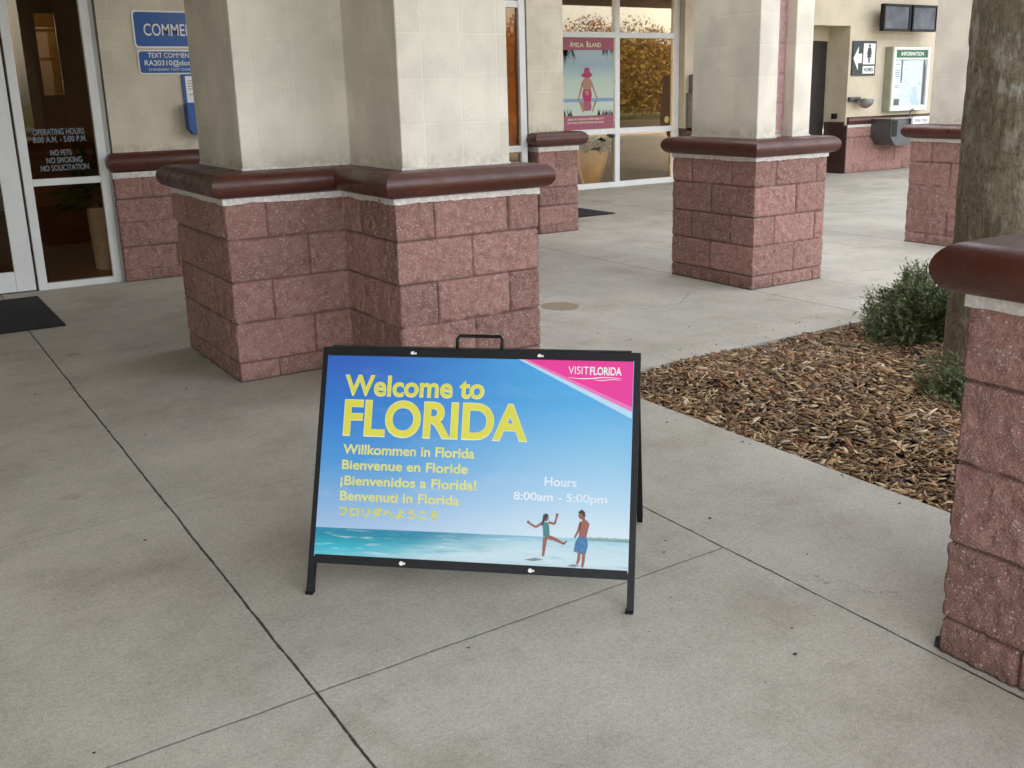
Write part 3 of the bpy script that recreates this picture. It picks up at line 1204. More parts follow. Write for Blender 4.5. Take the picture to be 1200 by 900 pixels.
MB().box((.10, FR + .025, .12), (.83, FR + .031, 2.4)).build('pane', MT['glass_door'], dr)
MB().tube([(.06, FR - .05, .85), (.06, FR - .05, 1.25)], .014).box((.05, FR - .05, .87), (.07, FR + .006, .89)).box((.05, FR - .05, 1.21), (.07, FR + .006, 1.23)).build('handle', MT['steel'], dr)
dr2 = frame('door', -.89, -.03, .01, 2.5, FR + .005, .13, MT['alu'], bld, .05, wz=.15)
MB().box((-.78, FR + .025, .12), (-.14, FR + .031, 2.4)).build('pane', MT['glass_door'], dr2)
MB().tube([(-.11, FR - .05, .85), (-.11, FR - .05, 1.25)], .014).box((-.12, FR - .05, .87), (-.10, FR + .006, .89)).box((-.12, FR - .05, 1.21), (-.10, FR + .006, 1.23)).build('handle', MT['steel'], dr2)

wn = frame('window', 2.92, 5.408, 0.0, 2.72, 8.27, .07, MT['alu'], bld, .07, mull_x=(4.1,), mull_z=(.835, 2.16), wz=.06)
MB().box((2.97, 8.30, .05), (5.36, 8.306, 2.68)).build('pane', MT['glass_door'], wn)
MB().box((5.0, 8.325, .87), (5.325, 8.36, 2.66)).build('wood_panel', MT['wood'], bld)

sf = frame('window', 8.06, 10.262, 0.0, 3.0, 11.56, .085, MT['alu'], bld, .08, mull_x=(9.108,), mull_z=(.795, 2.11), wz=.075)
MB().box((8.12, 11.60, .05), (10.2, 11.606, 2.95)).build('pane', MT['glass_win'], sf)
O = (0, 11.597, 0)
# round medallion at the lower corner of the pane
c = (10.06, .925)
flat('sticker', sf, O, ux, uy, [(c[0] + .045 * math.cos(t * math.pi / 8), c[1] + .05 * math.sin(t * math.pi / 8)) for t in range(16)], simple('gold_sticker', srgb(190, 170, 90), .5), .0008)

# roof, canopy, soffit
b = MB()
b.box((-14, .30, 3.2), (3.05, 8.7, 3.62))
b.box((-14, -1.3, 3.2), (.0, .2995, 3.62))  # unseen canopy extension, added to shade the near left paving
b.box((3.0505, 7.3, 3.2), (5.95, 8.7, 3.62))
b.box((5.9505, 11.0, 3.2), (11.7, 12, 3.62))
b.box((11.7005, 10.1, 3.2), (26, 12, 3.62))
b.build('canopy', MT['soffit'], bld)
MB().box((3.052, 4.6, 3.16), (26, 5.95, 3.75)).build('colonnade_beam', MT['roof'], bld)
b = MB()
b.poly([(-14, 7.2, 3.63), (-14, 26, 3.63), (-14, 15, 10.2)], (19.9, 0, 0))
b.poly([(5.901, 10.9, 3.63), (5.901, 26, 3.63), (5.901, 15, 10.2)], (20.1, 0, 0))
b.build('roof', MT['roof'], bld)  # ridge made tall, out of view, so its shade covers the walkway

# rooms behind the glass
b = MB()
b.add([(-6, 8.43, .004), (5.7, 8.43, .004), (5.7, 15, .004), (-6, 15, .004)], [(0, 1, 2, 3)])
b.build('room_floor', MT['tile'], bld)
b = MB()
b.add([(5.84, 11.81, .004), (11.5, 11.81, .004), (11.5, 15, .004), (5.84, 15, .004)], [(0, 1, 2, 3)])
b.build('room_floor', simple('dark_carpet', (.05, .05, .052, 1), .9, 0, .2, 20), bld)
b = MB()
b.box((-6.2, 8.43, 0), (-6.0, 15, 3.2))
b.box((5.705, 11.81, 0), (5.835, 15, 3.2))
b.box((5.70, 8.43, 0), (5.704, 11.6, 3.2))
b.box((11.4, 11.81, 0), (11.59, 15, 3.2))
for x0, x1, z0, z1 in ((-6, -5, 0, 3.2), (-5, 1.52, 0, 3.2), (1.52, 2.42, 0, 1.45), (1.52, 2.42, 2.5, 3.2), (2.42, 6.2, 0, 3.2), (6.2, 9.9, 2.9, 3.2), (9.9, 11.5, 0, 3.2), (1.66, 1.76, 1.45, 2.5), (1.93, 2.17, 1.45, 2.5)):  # gap left in the unseen rear wall to light the right-hand room
    b.box((x0 + .001, 15, z0), (x1 - .001, 15.2, z1))
b.build('room_wall', MT['brownwall'], bld)
for xa, xb in ((1.525, 1.66), (1.76, 1.93), (2.17, 2.418)):
    MB().box((xa, 15.06, 1.45), (xb, 15.075, 2.5)).build('amber_pane', MT['amber'], bld)
for q in (((1.15, 11.0, 0), (1.36, 11.2, 3.2)), ((2.15, 10.6, 0), (2.5, 10.8, 3.2))):
    MB().box(*q).build('room_column', MT['brownwall'], bld)
b = MB()
b.box((-6.2, 8.43, 3.201), (11.6, 15.2, 3.25))
b.build('room_ceiling', MT['soffit'], bld)
for q in (((2.2, 10.585, 1.2), (2.36, 10.598, 1.4)), ((2.2, 10.585, 1.5), (2.4, 10.598, 1.68))):
    MB().box(*q).build('notice', MT['casegrey'], bld)


# ================================================================== SIGNS ON THE ENTRANCE WALL
def rrect(x0, x1, z0, z1, r, seg=5):
    out = []
    for cx, cz, a0 in ((x1 - r, z1 - r, 0), (x0 + r, z1 - r, 90), (x0 + r, z0 + r, 180), (x1 - r, z0 + r, 270)):
        for k in range(seg + 1):
            a = rad(a0 + 90 * k / seg)
            out.append((cx + r * math.cos(a), cz + r * math.sin(a)))
    return out


def wall_plate(name, label, cat, x0, x1, z0, z1, y, rim, face, rr=.03, inset=.012, group=None):
    t = thing(name, ((x0 + x1) / 2, y, z0), label, cat, group)
    b = MB()
    b.poly([(p[0], y - .004, p[1]) for p in rrect(x0, x1, z0, z1, rr)][::-1], (0, .004, 0))
    b.build('plate', rim, t)
    flat('face', t, (0, y - .004, 0), ux, uy, rrect(x0 + inset, x1 - inset, z0 + inset, z1 - inset, rr * .8), face, .0008)
    return t


YW = 8.187
t = wall_plate('sign', 'larger blue sign reading COMMENTS on the wall right of the glass door', 'sign', 1.848, 2.46, 1.748, 2.018, YW, MT['white'], MT['blue'])
lettering('COMMENTS', t, (0, YW - .0055, 0), ux, uy, 1.925, 2.385, 1.838, .085, MT['white'], .004, .0004)
t = wall_plate('sign', 'smaller blue sign with TEXT COMMENTS address, hung just below the COMMENTS sign', 'sign', 1.860, 2.50, 1.556, 1.732, YW, MT['white'], MT['blue'], .025, .009)
O = (0, YW - .0055, 0)
lettering('TEXT COMMENTS TO', t, O, ux, uy, 1.935, 2.36, 1.677, .035, MT['white'], .006, .0004)
lettering('RA20310@dot.state.fl.us', t, O, ux, uy, 1.905, 2.46, 1.620, .038, MT['white'], .006, .0004)
lettering('STANDARD TEXT CHARGES MAY APPLY', t, O, ux, uy, 1.93, 2.45, 1.582, .017, MT['faintwhite'], .0, .0004)
t = thing('comment_box', (2.3, YW, 1.11), 'small blue comment card box with white notice on the wall below two blue signs', 'box')
MB().box((2.165, YW - .012, 1.335), (2.42, YW - .0005, 1.553), .002).build('backboard', MT['blue'], t)
flat('notice', t, (0, YW - .012, 0), ux, uy, [(2.19, 1.34), (2.40, 1.34), (2.40, 1.54), (2.19, 1.54)], MT['white'], .001)
multi('print', t, (0, YW - .013, 0), ux, uy, [[(2.205, z), (2.38, z), (2.38, z + .007), (2.205, z + .007)] for z in (1.50, 1.48, 1.46, 1.44, 1.40)], MT['casegrey'], .0008)
b = MB()
b.poly([(2.155, YW - .02, 1.335), (2.43, YW - .02, 1.335), (2.43, YW - .02, 1.15), (2.40, YW - .02, 1.10), (2.19, YW - .02, 1.10), (2.155, YW - .02, 1.15)], (0, -.11, 0))
b.build('tray', MT['blue'], t)

# door mats
tag(MB().box((-.75, 6.765, .001), (.915, 7.93, .013), .004).build('door_mat', MT['rubber'], None, (0.08, 7.3, 0)), 'black rubber mat in front of the glass entrance door', 'door mat', 'door mats')
tag(MB().box((5.98, 9.0, .001), (7.06, 10.7, .013), .004).build('door_mat', MT['rubber'], None, (6.5, 9.8, 0)), 'black mat lying behind the wall end, below the poster window', 'door mat', 'door mats')

# ================================================================== POSTER WINDOW
PX0, PX1, PZ0, PZ1 = 8.135, 9.055, .836, 2.065
YP = 11.585
po = thing('poster', (8.6, YP, PZ0), 'rose and sea-green Amelia Island beach poster filling the upper window pane', 'poster')
PO = (0, YP, 0)
m = NT('beach_poster_print')
uvn = m.new('ShaderNodeUVMap')
sp = m.new('ShaderNodeSeparateXYZ')
m.t.links.new(uvn.outputs[0], sp.inputs[0])
vz = m.math('DIVIDE', m.math('SUBTRACT', sp.outputs[1], PZ0), PZ1 - PZ0)
cl = m.noise(3, 4, .6, uvn.outputs[0])
vv = m.math('ADD', vz, m.math('MULTIPLY', m.math('SUBTRACT', cl, .5), .10))
skyc = m.ramp(vv, [(0, srgb(196, 212, 196)), (.33, srgb(198, 212, 196)), (.55, srgb(188, 205, 192)), (.70, srgb(150, 178, 190)), (.9, srgb(172, 190, 190))])
sea = m.math('MULTIPLY', m.math('GREATER_THAN', vz, .305), m.math('LESS_THAN', vz, .345))
m.bsdf(m.mix(1.0, m.mix(sea, skyc, srgb(128, 160, 190)), (.80, .80, .80, 1), 'MULTIPLY'), .4)
MB().box((PX0, YP, PZ0), (PX1, YP + .003, PZ1)).build('backing', MT['white'], po)
pic = flat('picture', po, PO, ux, uy, [(PX0, PZ0 + .19), (PX1, PZ0 + .19), (PX1, PZ1 - .16), (PX0, PZ1 - .16)], m.mat, .001, True)
flat('header_band', po, PO, ux, uy, [(PX0, PZ1 - .16), (PX1, PZ1 - .16), (PX1, PZ1), (PX0, PZ1)], MT['rosepanel'], .001)
flat('footer_band', po, PO, ux, uy, [(PX0, PZ0), (PX1, PZ0), (PX1, PZ0 + .19), (PX0, PZ0 + .19)], MT['rosepanel'], .001)
O2 = (0, YP - .001, 0)
lettering('A', po, O2, ux, uy, 8.30, 8.345, 1.945, .075, MT['rim'], 0, .0008)
lettering('MELIA', po, O2, ux, uy, 8.348, 8.53, 1.945, .058, MT['rim'], 0, .0008)
lettering('I', po, O2, ux, uy, 8.585, 8.60, 1.945, .078, MT['rim'], .01, .0008)
lettering('SLAND', po, O2, ux, uy, 8.61, 8.83, 1.945, .058, MT['rim'], 0, .0008)
lettering('BASK IN THE SOUTHERN BEAUTY', po, O2, ux, uy, 8.25, 8.88, .965, .026, MT['rim'], 0, .0008)
lettering('OF OUR CAPTIVATING ISLAND.', po, O2, ux, uy, 8.24, 8.88, .917, .026, MT['rim'], 0, .0008)
cx, cz = 8.585, 1.22
fr = random.Random(4)
fronds = []
for (bx, bz, a0, a1, n, L) in ((8.27, 1.905, 215, 330, 22, .26), (8.14, 1.905, 270, 320, 7, .12), (8.95, 1.905, 215, 320, 14, .14), (8.25, 1.026, 30, 150, 16, .13), (8.86, 1.026, 25, 155, 18, .11), (9.0, 1.026, 60, 140, 10, .10)):
    for k in range(n):
        a = rad(fr.uniform(a0, a1))
        l = L * fr.uniform(.45, 1.0)
        sx = bx + fr.uniform(-.09, .09)
        ex, ez = sx + l * .45 * math.cos(a), bz + l * math.sin(a)
        ex = min(max(ex, PX0 + .005), PX1 - .005)
        sx = min(max(sx, PX0 + .02), PX1 - .02)
        q = .009
        fronds.append([(sx - q, bz), (sx + q, bz), (ex, ez)])
multi('printed_fronds', po, PO, ux, uy, fronds, MT['leafprint'], .0022)
# the bather on the poster: flat print, drawn as shapes
def shp(pts, s=1.0, mir=False):
    return [(cx + a * s * .86, cz + .75 * (-b_ * .82 if mir else b_)) for a, b_ in pts]
body = [(-.10, .30), (-.085, .375), (-.05, .41), (.05, .41), (.09, .375), (.10, .30), (.075, .2), (.06, .1), (-.055, .1), (-.07, .2)]
armL = [(-.10, .36), (-.082, .30), (-.12, .16), (-.17, .02), (-.195, .02), (-.15, .17), (-.115, .3)]
armR = [(.10, .36), (.12, .3), (.17, .16), (.225, .03), (.2, .02), (.145, .15), (.09, .28)]
suit = [(-.09, .19), (-.06, .215), (.06, .215), (.085, .19), (.095, .1), (.075, 0), (-.07, 0), (-.095, .1)]
back = [(-.045, .185), (0, .2), (.04, .185), (.035, .13), (0, .1), (-.035, .13)]
hat = [(-.125, .47), (-.07, .505), (-.05, .585), (0, .61), (.045, .59), (.06, .515), (.115, .475), (.07, .43), (0, .41), (-.07, .43)]
multi('printed_bather', po, PO, ux, uy, [shp(q) for q in (body, armL, armR)], MT['skin2'], .0024)
refl = [(a, min(b_, .225)) for a, b_ in suit]
each('printed_swimsuit', po, PO, ux, uy, [[shp(suit)], [shp(hat)]], MT['hotpink'], .0030)
multi('printed_reflection', po, PO, ux, uy, [shp(suit, .95, True)], MT['rosepanel'], .0030)
multi('hat_band', po, PO, ux, uy, [shp([(-.06, .515), (.065, .51), (.06, .53), (-.055, .535)])], MT['rosepanel'], .0036)
each('printed_reflection', po, PO, ux, uy, [[shp(back)], [shp([(-.08, -.0), (-.17, 0), (-.095, -.2), (-.07, -.2)])], [shp([(.15, 0), (.2, 0), (.11, -.2), (.085, -.2)])]], MT['skin2'], .0036)

# things standing inside, below the poster
def leaf_clump(name, c, rx, rz, n, mat, parent, seed, L=.16):
    r = random.Random(seed)
    b = MB()
    for k in range(n):
        a = r.uniform(0, 6.283)
        e = r.uniform(-.1, 1.3)
        d = Vector((math.cos(a) * math.cos(e), math.sin(a) * math.cos(e), math.sin(e)))
        p = Vector(c) + Vector((d.x * rx, d.y * rx, d.z * rz)) * r.uniform(.3, 1)
        s = d.cross(Vector((r.uniform(-1, 1), r.uniform(-1, 1), 1))).normalized() * L * .22
        q = p + d * L * r.uniform(.6, 1.1) + Vector((0, 0, -L * .25))
        mid = (p + q) / 2 + Vector((0, 0, L * .12))
        b.add([p, mid + s, q, mid - s], [(0, 1, 2), (0, 2, 3)])
    return b.build(name, mat, parent)


m = NT('house_plant_leaf')
m.bsdf(m.mix(m.mapr(m.noise(8, 2), .35, .65), (.02, .05, .012, 1), (.06, .13, .03, 1)), .45)
MT['leaf_in'] = m.mat
pt = thing('potted_plant', (8.95, 11.98, 0), 'ochre urn with a bushy green plant inside the poster window', 'potted plant')
MB().lathe((8.95, 11.98, 0.0), [(.13, .0), (.14, .05), (.20, .25), (.245, .45), (.25, .5), (.27, .53), (.25, .535), (.22, .48), (.01, .47)], 24).build('pot', MT['terracotta'], pt, smooth=True)
leaf_clump('foliage', (8.95, 11.98, .55), .34, .30, 240, MT['leaf_in'], pt, 3, .2)
MB().tube([(8.95, 11.98, .46), (8.95, 11.98, .75)], .02).build('stem', MT['darkbrown'], pt)
tag(MB().box((8.15, 11.80, .02), (8.50, 11.83, .72), .003).build('display_board', MT['magenta'], None, (8.3, 11.8, 0)), 'magenta display board behind the glass beneath the poster', 'board')
pt = thing('potted_plant', (1.60, 8.95, 0), 'tall white planter with a drooping dark plant seen through the glass beside the door', 'potted plant')
MB().lathe((1.60, 8.95, 0.0), [(.095, .0), (.10, .02), (.115, .5), (.122, .52), (.105, .525), (.10, .48), (.01, .47)], 20).build('pot', MT['potwhite'], pt, smooth=True)
leaf_clump('foliage', (1.60, 8.95, .55), .24, .40, 170, MT['leaf_in'], pt, 9, .22)
MB().tube([(1.60, 8.95, .46), (1.60, 8.95, .85)], .015).build('stem', MT['darkbrown'], pt)

# ================================================================== FAR WALL FURNITURE
ga = thing('wall_cabinet', (10.5, 11.43, .79), 'grey brochure cabinet with red top edge on the wall between window and middle pillar', 'cabinet')
MB().box((10.30, 11.18, .80), (10.85, 11.4375, 1.30), .006).box((10.345, 11.18, 1.301), (10.85, 11.4375, 1.56), .006).build('body', MT['greypanel'], ga)
MB().box((10.36, 11.172, 1.49), (10.84, 11.179, 1.545)).build('header', simple('dull_red', (.13, .02, .018, 1), .5), ga)
MB().box((10.46, 11.172, .98), (10.75, 11.179, 1.30)).build('leaflet', MT['darkbrown'], ga)
MB().box((10.478, 11.168, 1.02), (10.72, 11.1715, 1.26)).build('leaflet', MT['casegrey'], ga)

YI = 10.7
rs = thing('sign', (13.3, YI, 1.5), 'dark restroom sign with white left arrow and woman pictogram on the far wall', 'sign')
MB().box((13.03, YI - .025, 1.50), (13.585, YI - .001, 2.02), .004).build('plate', MT['navy'], rs)
O = (0, YI - .025, 0)
each('panel', rs, O, ux, uy, [[[(13.275, 1.67), (13.555, 1.67), (13.555, 1.985), (13.275, 1.985)]], [[(13.275, 1.53), (13.555, 1.53), (13.555, 1.645), (13.275, 1.645)]]], MT['white'], .001)
multi('arrow', rs, O, ux, uy, [[(13.045, 1.76), (13.16, 1.94), (13.16, 1.83), (13.245, 1.83), (13.245, 1.69), (13.16, 1.69), (13.16, 1.58)]], MT['white'], .001)
wc = (13.415, 1.83)
wm = [[(wc[0] + .024 * math.cos(k * .5236), 1.948 + .024 * math.sin(k * .5236)) for k in range(12)],
      [(13.38, 1.92), (13.45, 1.92), (13.475, 1.82), (13.46, 1.815), (13.44, 1.88), (13.465, 1.775), (13.365, 1.775), (13.39, 1.88), (13.37, 1.815), (13.355, 1.82)],
      [(13.385, 1.775), (13.41, 1.775), (13.41, 1.69), (13.392, 1.69)], [(13.42, 1.775), (13.445, 1.775), (13.438, 1.69), (13.42, 1.69)]]
multi('pictogram', rs, O, ux, uy, wm, MT['navy'], .002)
lettering('WOMEN', rs, O, ux, uy, 13.30, 13.53, 1.563, .055, MT['navy'], .02, .002)

sc = thing('wall_fixture', (13.2, YI, 1.0), 'small steel bowl fixture on a bracket below the restroom sign', 'fixture')
MB().box((12.99, YI - .06, 1.11), (13.24, YI - .001, 1.18), .008).build('bracket', MT['darksteel'], sc)
prof = [(.012, -.135)] + [(.135 * math.sin(a), -.135 * math.cos(a)) for a in [k * math.pi / 16 for k in range(1, 9)]] + [(.142, .012), (.125, .012), (.10, -.05), (.01, -.09)]
MB().lathe((13.22, YI - .16, 1.14), prof, 20).build('bowl', MT['steel'], sc, smooth=True)

# information case
m = NT('map_print')
d, vc = m.voro(9)
roads = m.mapr(d, .02, .05, 0, 1)
e = m.new('ShaderNodeTexVoronoi')
e.feature = 'DISTANCE_TO_EDGE'
e.inputs['Scale'].default_value = 7
m.t.links.new(m.pos(), e.inputs['Vector'])
ln = m.mapr(e.outputs[0], .0, .035, 1, 0)
water = m.mapr(m.noise(3.2, 4, .6), .5, .6)
c0 = m.mix(m.math('MULTIPLY', water, .7), srgb(206, 214, 222), srgb(160, 190, 216))
m.bsdf(m.mix(m.math('MULTIPLY', ln, .5), c0, srgb(110, 160, 196)), .35)
ic_ = thing('information_case', (14.330, YI, .9), 'white framed information case with a map and green header on the far wall', 'display case')
yc = 10.55
MB().box((13.830, yc + .012, .935), (14.770, YI - .001, 1.935), .006).build('housing', MT['casegrey'], ic_)
b = MB()
for q in (((13.835, yc - .02, .94), (13.900, yc + .011, 1.93)), ((14.700, yc - .02, .94), (14.765, yc + .011, 1.93)), ((13.901, yc - .018, 1.885), (14.700, yc + .011, 1.93)), ((13.901, yc - .018, .94), (14.700, yc + .011, 1.02)), ((13.901, yc - .016, 1.735), (14.700, yc + .011, 1.765))):
    b.box(*q, .003)
b.build('frame', MT['potwhite'], ic_)
MB().box((13.901, yc - .008, 1.7655), (14.699, yc + .010, 1.8845)).build('header', MT['green'], ic_)
lettering('INFORMATION', ic_, (0, yc - .008, 0), ux, uy, 14.030, 14.600, 1.797, .058, MT['white'], .02, .001)
MB().box((13.901, yc + .002, 1.0205), (14.699, yc + .010, 1.7345)).build('map', m.mat, ic_)
O = (0, yc + .002, 0)
multi('legend_panel', ic_, O, ux, uy, [[(13.910, 1.22), (14.055, 1.22), (14.055, 1.73), (13.910, 1.73)]], MT['faintwhite'], .001)
each('legend_bar', ic_, O, ux, uy, [[[(14.060, 1.38), (14.095, 1.38), (14.095, 1.73), (14.060, 1.73)]], [[(13.910, 1.03), (14.060, 1.03), (14.060, 1.13), (13.910, 1.13)]], [[(14.620, 1.03), (14.690, 1.03), (14.690, 1.6), (14.660, 1.73), (14.620, 1.73)]]], MT['darksteel'], .002)
each('legend_print', ic_, O, ux, uy, [[[(13.925, z), (14.030, z), (14.030, z + .012), (13.925, z + .012)]] for z in (1.66, 1.56, 1.53, 1.5, 1.47, 1.33, 1.30)], MT['greyprint'], .0018)

# pair of screens
m = NT('dark_screen')
m.bsdf(m.mix(m.mapr(m.noise(5, 3), .35, .7), (.05, .055, .075, 1), (.105, .115, .145, 1)), .25)
for i, (x0, x1) in enumerate(((13.42, 14.075), (14.12, 14.75))):
    tv = thing('screen', ((x0 + x1) / 2, 10.5, 2.15), ('dark flat screen high on the far wall above the information case', 'second flat screen beside it, half hidden by the distant pillar')[i], 'screen', 'wall screens')
    b = MB()
    w_ = .035
    b.box((x0, 10.44, 2.16), (x1, 10.52, 2.195), .004).box((x0, 10.44, 2.525), (x1, 10.52, 2.56), .004)
    b.box((x0, 10.44, 2.1955), (x0 + w_, 10.52, 2.5245), .004).box((x1 - w_, 10.44, 2.1955), (x1, 10.52, 2.5245), .004)
    b.build('bezel', MT['black'], tv)
    MB().box((x0 + w_ + .001, 10.455, 2.196), (x1 - w_ - .001, 10.515, 2.524)).build('display', m.mat, tv)
    MB().box(((x0 + x1) / 2 - .1, 10.521, 2.25), ((x0 + x1) / 2 + .1, YI - .001, 2.45)).build('bracket', MT['black'], tv)

# drinking fountain
df = thing('drinking_fountain', (14.1, YI, .4), 'stainless drinking fountain on the far wall below the information case', 'drinking fountain')
b = MB()
b.poly([(13.58, 10.30, .82), (14.62, 10.30, .82), (14.62, 10.30, .55), (14.50, 10.30, .42), (13.70, 10.30, .42), (13.58, 10.30, .55)], (0, .385, 0))
b.build('cabinet', MT['darksteel'], df)
MB().box((13.56, 10.28, .821), (14.64, 10.685, .845), .008).build('basin_top', MT['steel'], df)
MB().tube([(14.30, 10.5, .845), (14.30, 10.5, .93), (14.29, 10.46, .96), (14.28, 10.42, .95)], .016).build('bubbler', MT['steel'], df, smooth=True)
MB().box((14.03, 10.24, .72), (14.45, 10.279, .85), .004).build('push_plate', MT['white'], df)
lettering('PUSH', df, (0, 10.24, 0), ux, uy, 14.09, 14.22, .765, .05, MT['darksteel'], .02, .001)
lettering('PUSH', df, (0, 10.24, 0), ux, uy, 14.27, 14.40, .765, .05, MT['darksteel'], .02, .001)
MB().box((13.60, 10.292, .56), (13.72, 10.299, .81)).build('vent', MT['black'], df)

# ================================================================== A-FRAME SIGN
FL = np.array([.872, 2.518, 0.0])
FRt = np.array([1.538, 1.901, 0.0])
dd = (FRt - FL) / np.linalg.norm(FRt - FL)
back_n = np.array([-dd[1], dd[0], 0.0])
lean = np.array([0, 0, .66]) + back_n * .28
tt = lean / np.linalg.norm(lean)
outn = np.cross(dd, tt)              # towards the viewer
WID = .910
sg = thing('a_frame_sign', tuple((FL + FRt) / 2 + back_n * .29), 'black folding A-frame sign with the blue Welcome to Florida beach poster standing on the walkway', 'sign')


def SP(s, t_, n=0.0):
    return FL + dd * s + tt * t_ + outn * n


tb = .019
b = MB()
b.bar(SP(0, 0), SP(0, .690), tb, tb, outn)
b.bar(SP(WID, 0), SP(WID, .690), tb, tb, outn)
b.bar(SP(-.0095, .6995), SP(WID + .0095, .6995), tb, tb, outn)
b.bar(SP(.0097, .0955), SP(WID - .0097, .0955), tb, tb, outn)
b.build('front_frame', MT['black'], sg)
# flat lip that holds the poster
b = MB()
for t_ in (.6875, .1075):
    MB().bar(SP(.010, t_, .0125), SP(WID - .010, t_, .0125), .007, .003, outn).build('poster_lip', MT['black'], sg)
# rear frame, hinged at the top
rb = back_n * .595
b = MB()
topL, topR = SP(0, .712) + back_n * .018, SP(WID, .712) + back_n * .018
top2L, top2R = topL + np.array([0, 0, -.012]), topR + np.array([0, 0, -.012])
fl2, fr2 = FL + rb, FRt + rb
b.bar(fl2 + dd * -.004, top2L + dd * -.004, tb, tb, dd)
b.bar(fr2 + dd * -.006, top2R + dd * -.006, tb, tb, dd)
b.bar(fl2 + (top2L - fl2) * .15 + dd * .008, fr2 + (top2R - fr2) * .15 - dd * .018, tb, tb, back_n)
b.bar(top2L + dd * .008, top2R - dd * .018, tb, tb, back_n)
b.build('rear_frame', MT['black'], sg)
b = MB()
bl0, br0 = fl2 + (top2L - fl2) * .16, fr2 + (top2R - fr2) * .16
bl1, br1 = fl2 + (top2L - fl2) * .96, fr2 + (top2R - fr2) * .96
b.poly([bl0 + dd * .02, br0 - dd * .024, br1 - dd * .024, bl1 + dd * .02], tuple(back_n * .004))
b.build('rear_panel', MT['faintwhite'], sg)
for q in (FL, FRt):
    MB().bar(q, q + np.array([0, 0, .009]), tb + .0025, tb + .0025, dd).build('foot', MT['black'], sg)
for q in (fl2 + dd * -.004, fr2 + dd * -.006):
    MB().bar(q, q + np.array([0, 0, .009]), tb + .0025, tb + .0025, dd).build('foot', MT['potwhite'], sg)
b = MB()
h0, h1 = SP(.391, .707, 0), SP(.391, .752, 0)
h2, h3 = SP(.521, .752, 0), SP(.521, .707, 0)
b.tube([h0, SP(.390, .742), SP(.396, .750), SP(.516, .750), SP(.522, .742), h3], .0052, 8)
b.build('handle', MT['black'], sg, smooth=True)
for s_, t_ in ((.262, .6945), (.634, .6945), (.265, .0975), (.633, .0975)):
    MB().tube([SP(s_, t_, .0085), SP(s_, t_, .0118)], .006, 10).box(tuple(SP(s_ + .008, t_, .0115) - .0025), tuple(SP(s_ + .008, t_, .0115) + .0025)).build('screw', MT['white'], sg)

# printed poster ------------------------------------------------------
m = NT('welcome_poster_print')
uvn = m.new('ShaderNodeUVMap')
sp = m.new('ShaderNodeSeparateXYZ')
m.t.links.new(uvn.outputs[0], sp.inputs[0])
ps, ptv = sp.outputs[0], sp.outputs[1]
v = m.mapr(ptv, .19, .685, 0, 1, False)
h_ = m.mapr(ps, 0, .9, 0, 1, False)
left = m.ramp(v, [(0, srgb(176, 200, 232)), (.12, srgb(150, 186, 230)), (.38, srgb(84, 158, 224)), (.7, srgb(54, 128, 214)), (1, srgb(56, 102, 198))])
right = m.ramp(v, [(0, srgb(226, 236, 246)), (.2, srgb(190, 218, 242)), (.45, srgb(150, 202, 238)), (.75, srgb(92, 178, 236)), (1, srgb(82, 180, 240))])
skyc = m.mix(m.mapr(h_, .05, .95), left, right)
st = m.new('ShaderNodeMapping')
st.inputs['Rotation'].default_value = (0, 0, rad(18))
st.inputs['Scale'].default_value = (4.0, 17.0, 1)
m.t.links.new(uvn.outputs[0], st.inputs[0])
cl = m.mapr(m.noise(1.3, 5, .62, st.outputs[0], .6), .5, .78)
cmask = m.math('MULTIPLY', cl, m.mapr(ptv, .28, .45, 1, .25))
skyc = m.mix(m.math('MULTIPLY', cmask, .42), skyc, srgb(196, 218, 240))
ws = m.new('ShaderNodeMapping')
ws.inputs['Rotation'].default_value = (0, 0, rad(4))
ws.inputs['Scale'].default_value = (9.0, 95.0, 1)
m.t.links.new(uvn.outputs[0], ws.inputs[0])
wn_ = m.noise(1.0, 5, .6, ws.outputs[0], .4)
tv_ = m.mapr(ptv, .105, .19, 0, 1, False)
seaL = m.ramp(tv_, [(0, srgb(120, 208, 224)), (.35, srgb(60, 184, 206)), (.75, srgb(24, 142, 168)), (1, srgb(52, 136, 176))])
seaR = m.ramp(tv_, [(0, srgb(212, 226, 234)), (.5, srgb(206, 224, 234)), (.85, srgb(190, 218, 232)), (1, srgb(150, 200, 224))])
shore = m.math('ADD', h_, m.math('MULTIPLY', m.math('SUBTRACT', wn_, .5), .3))
seac = m.mix(m.mapr(m.math('ADD', shore, m.math('MULTIPLY', tv_, -.35)), -.02, .48), seaL, seaR)
seac = m.mix(m.math('MULTIPLY', m.mapr(wn_, .54, .7), .55), seac, srgb(222, 236, 242))
seac = m.mix(m.math('MULTIPLY', m.mapr(wn_, .46, .3), .35), seac, srgb(96, 158, 180))
hz = m.math('ADD', .187, m.math('MULTIPLY', ps, .006))
isea = m.math('LESS_THAN', ptv, hz)
c = m.mix(isea, skyc, seac)
lnd = m.math('MULTIPLY', m.math('GREATER_THAN', ps, .79), m.math('MULTIPLY', m.math('GREATER_THAN', ptv, .186), m.math('LESS_THAN', ptv, m.math('ADD', .190, m.math('MULTIPLY', m.noise(60, 3, .7, uvn.outputs[0]), .012)))))
c = m.mix(m.math('MULTIPLY', lnd, .7), c, srgb(120, 140, 130))
c = m.mix(1.0, c, (.80, .86, .84, 1), 'MULTIPLY')
m.bsdf(c, .42, 0, None, .35)
SO, SX, SY = FL + outn * .0108, dd, tt
pb = MB()
q = [SP(.007, .105, .0098), SP(WID - .0085, .105, .0098), SP(WID - .0085, .686, .0098), SP(.007, .686, .0098)]
pb.poly(q, tuple(outn * .0008))
pb.build('poster_board', MT['white'], sg)
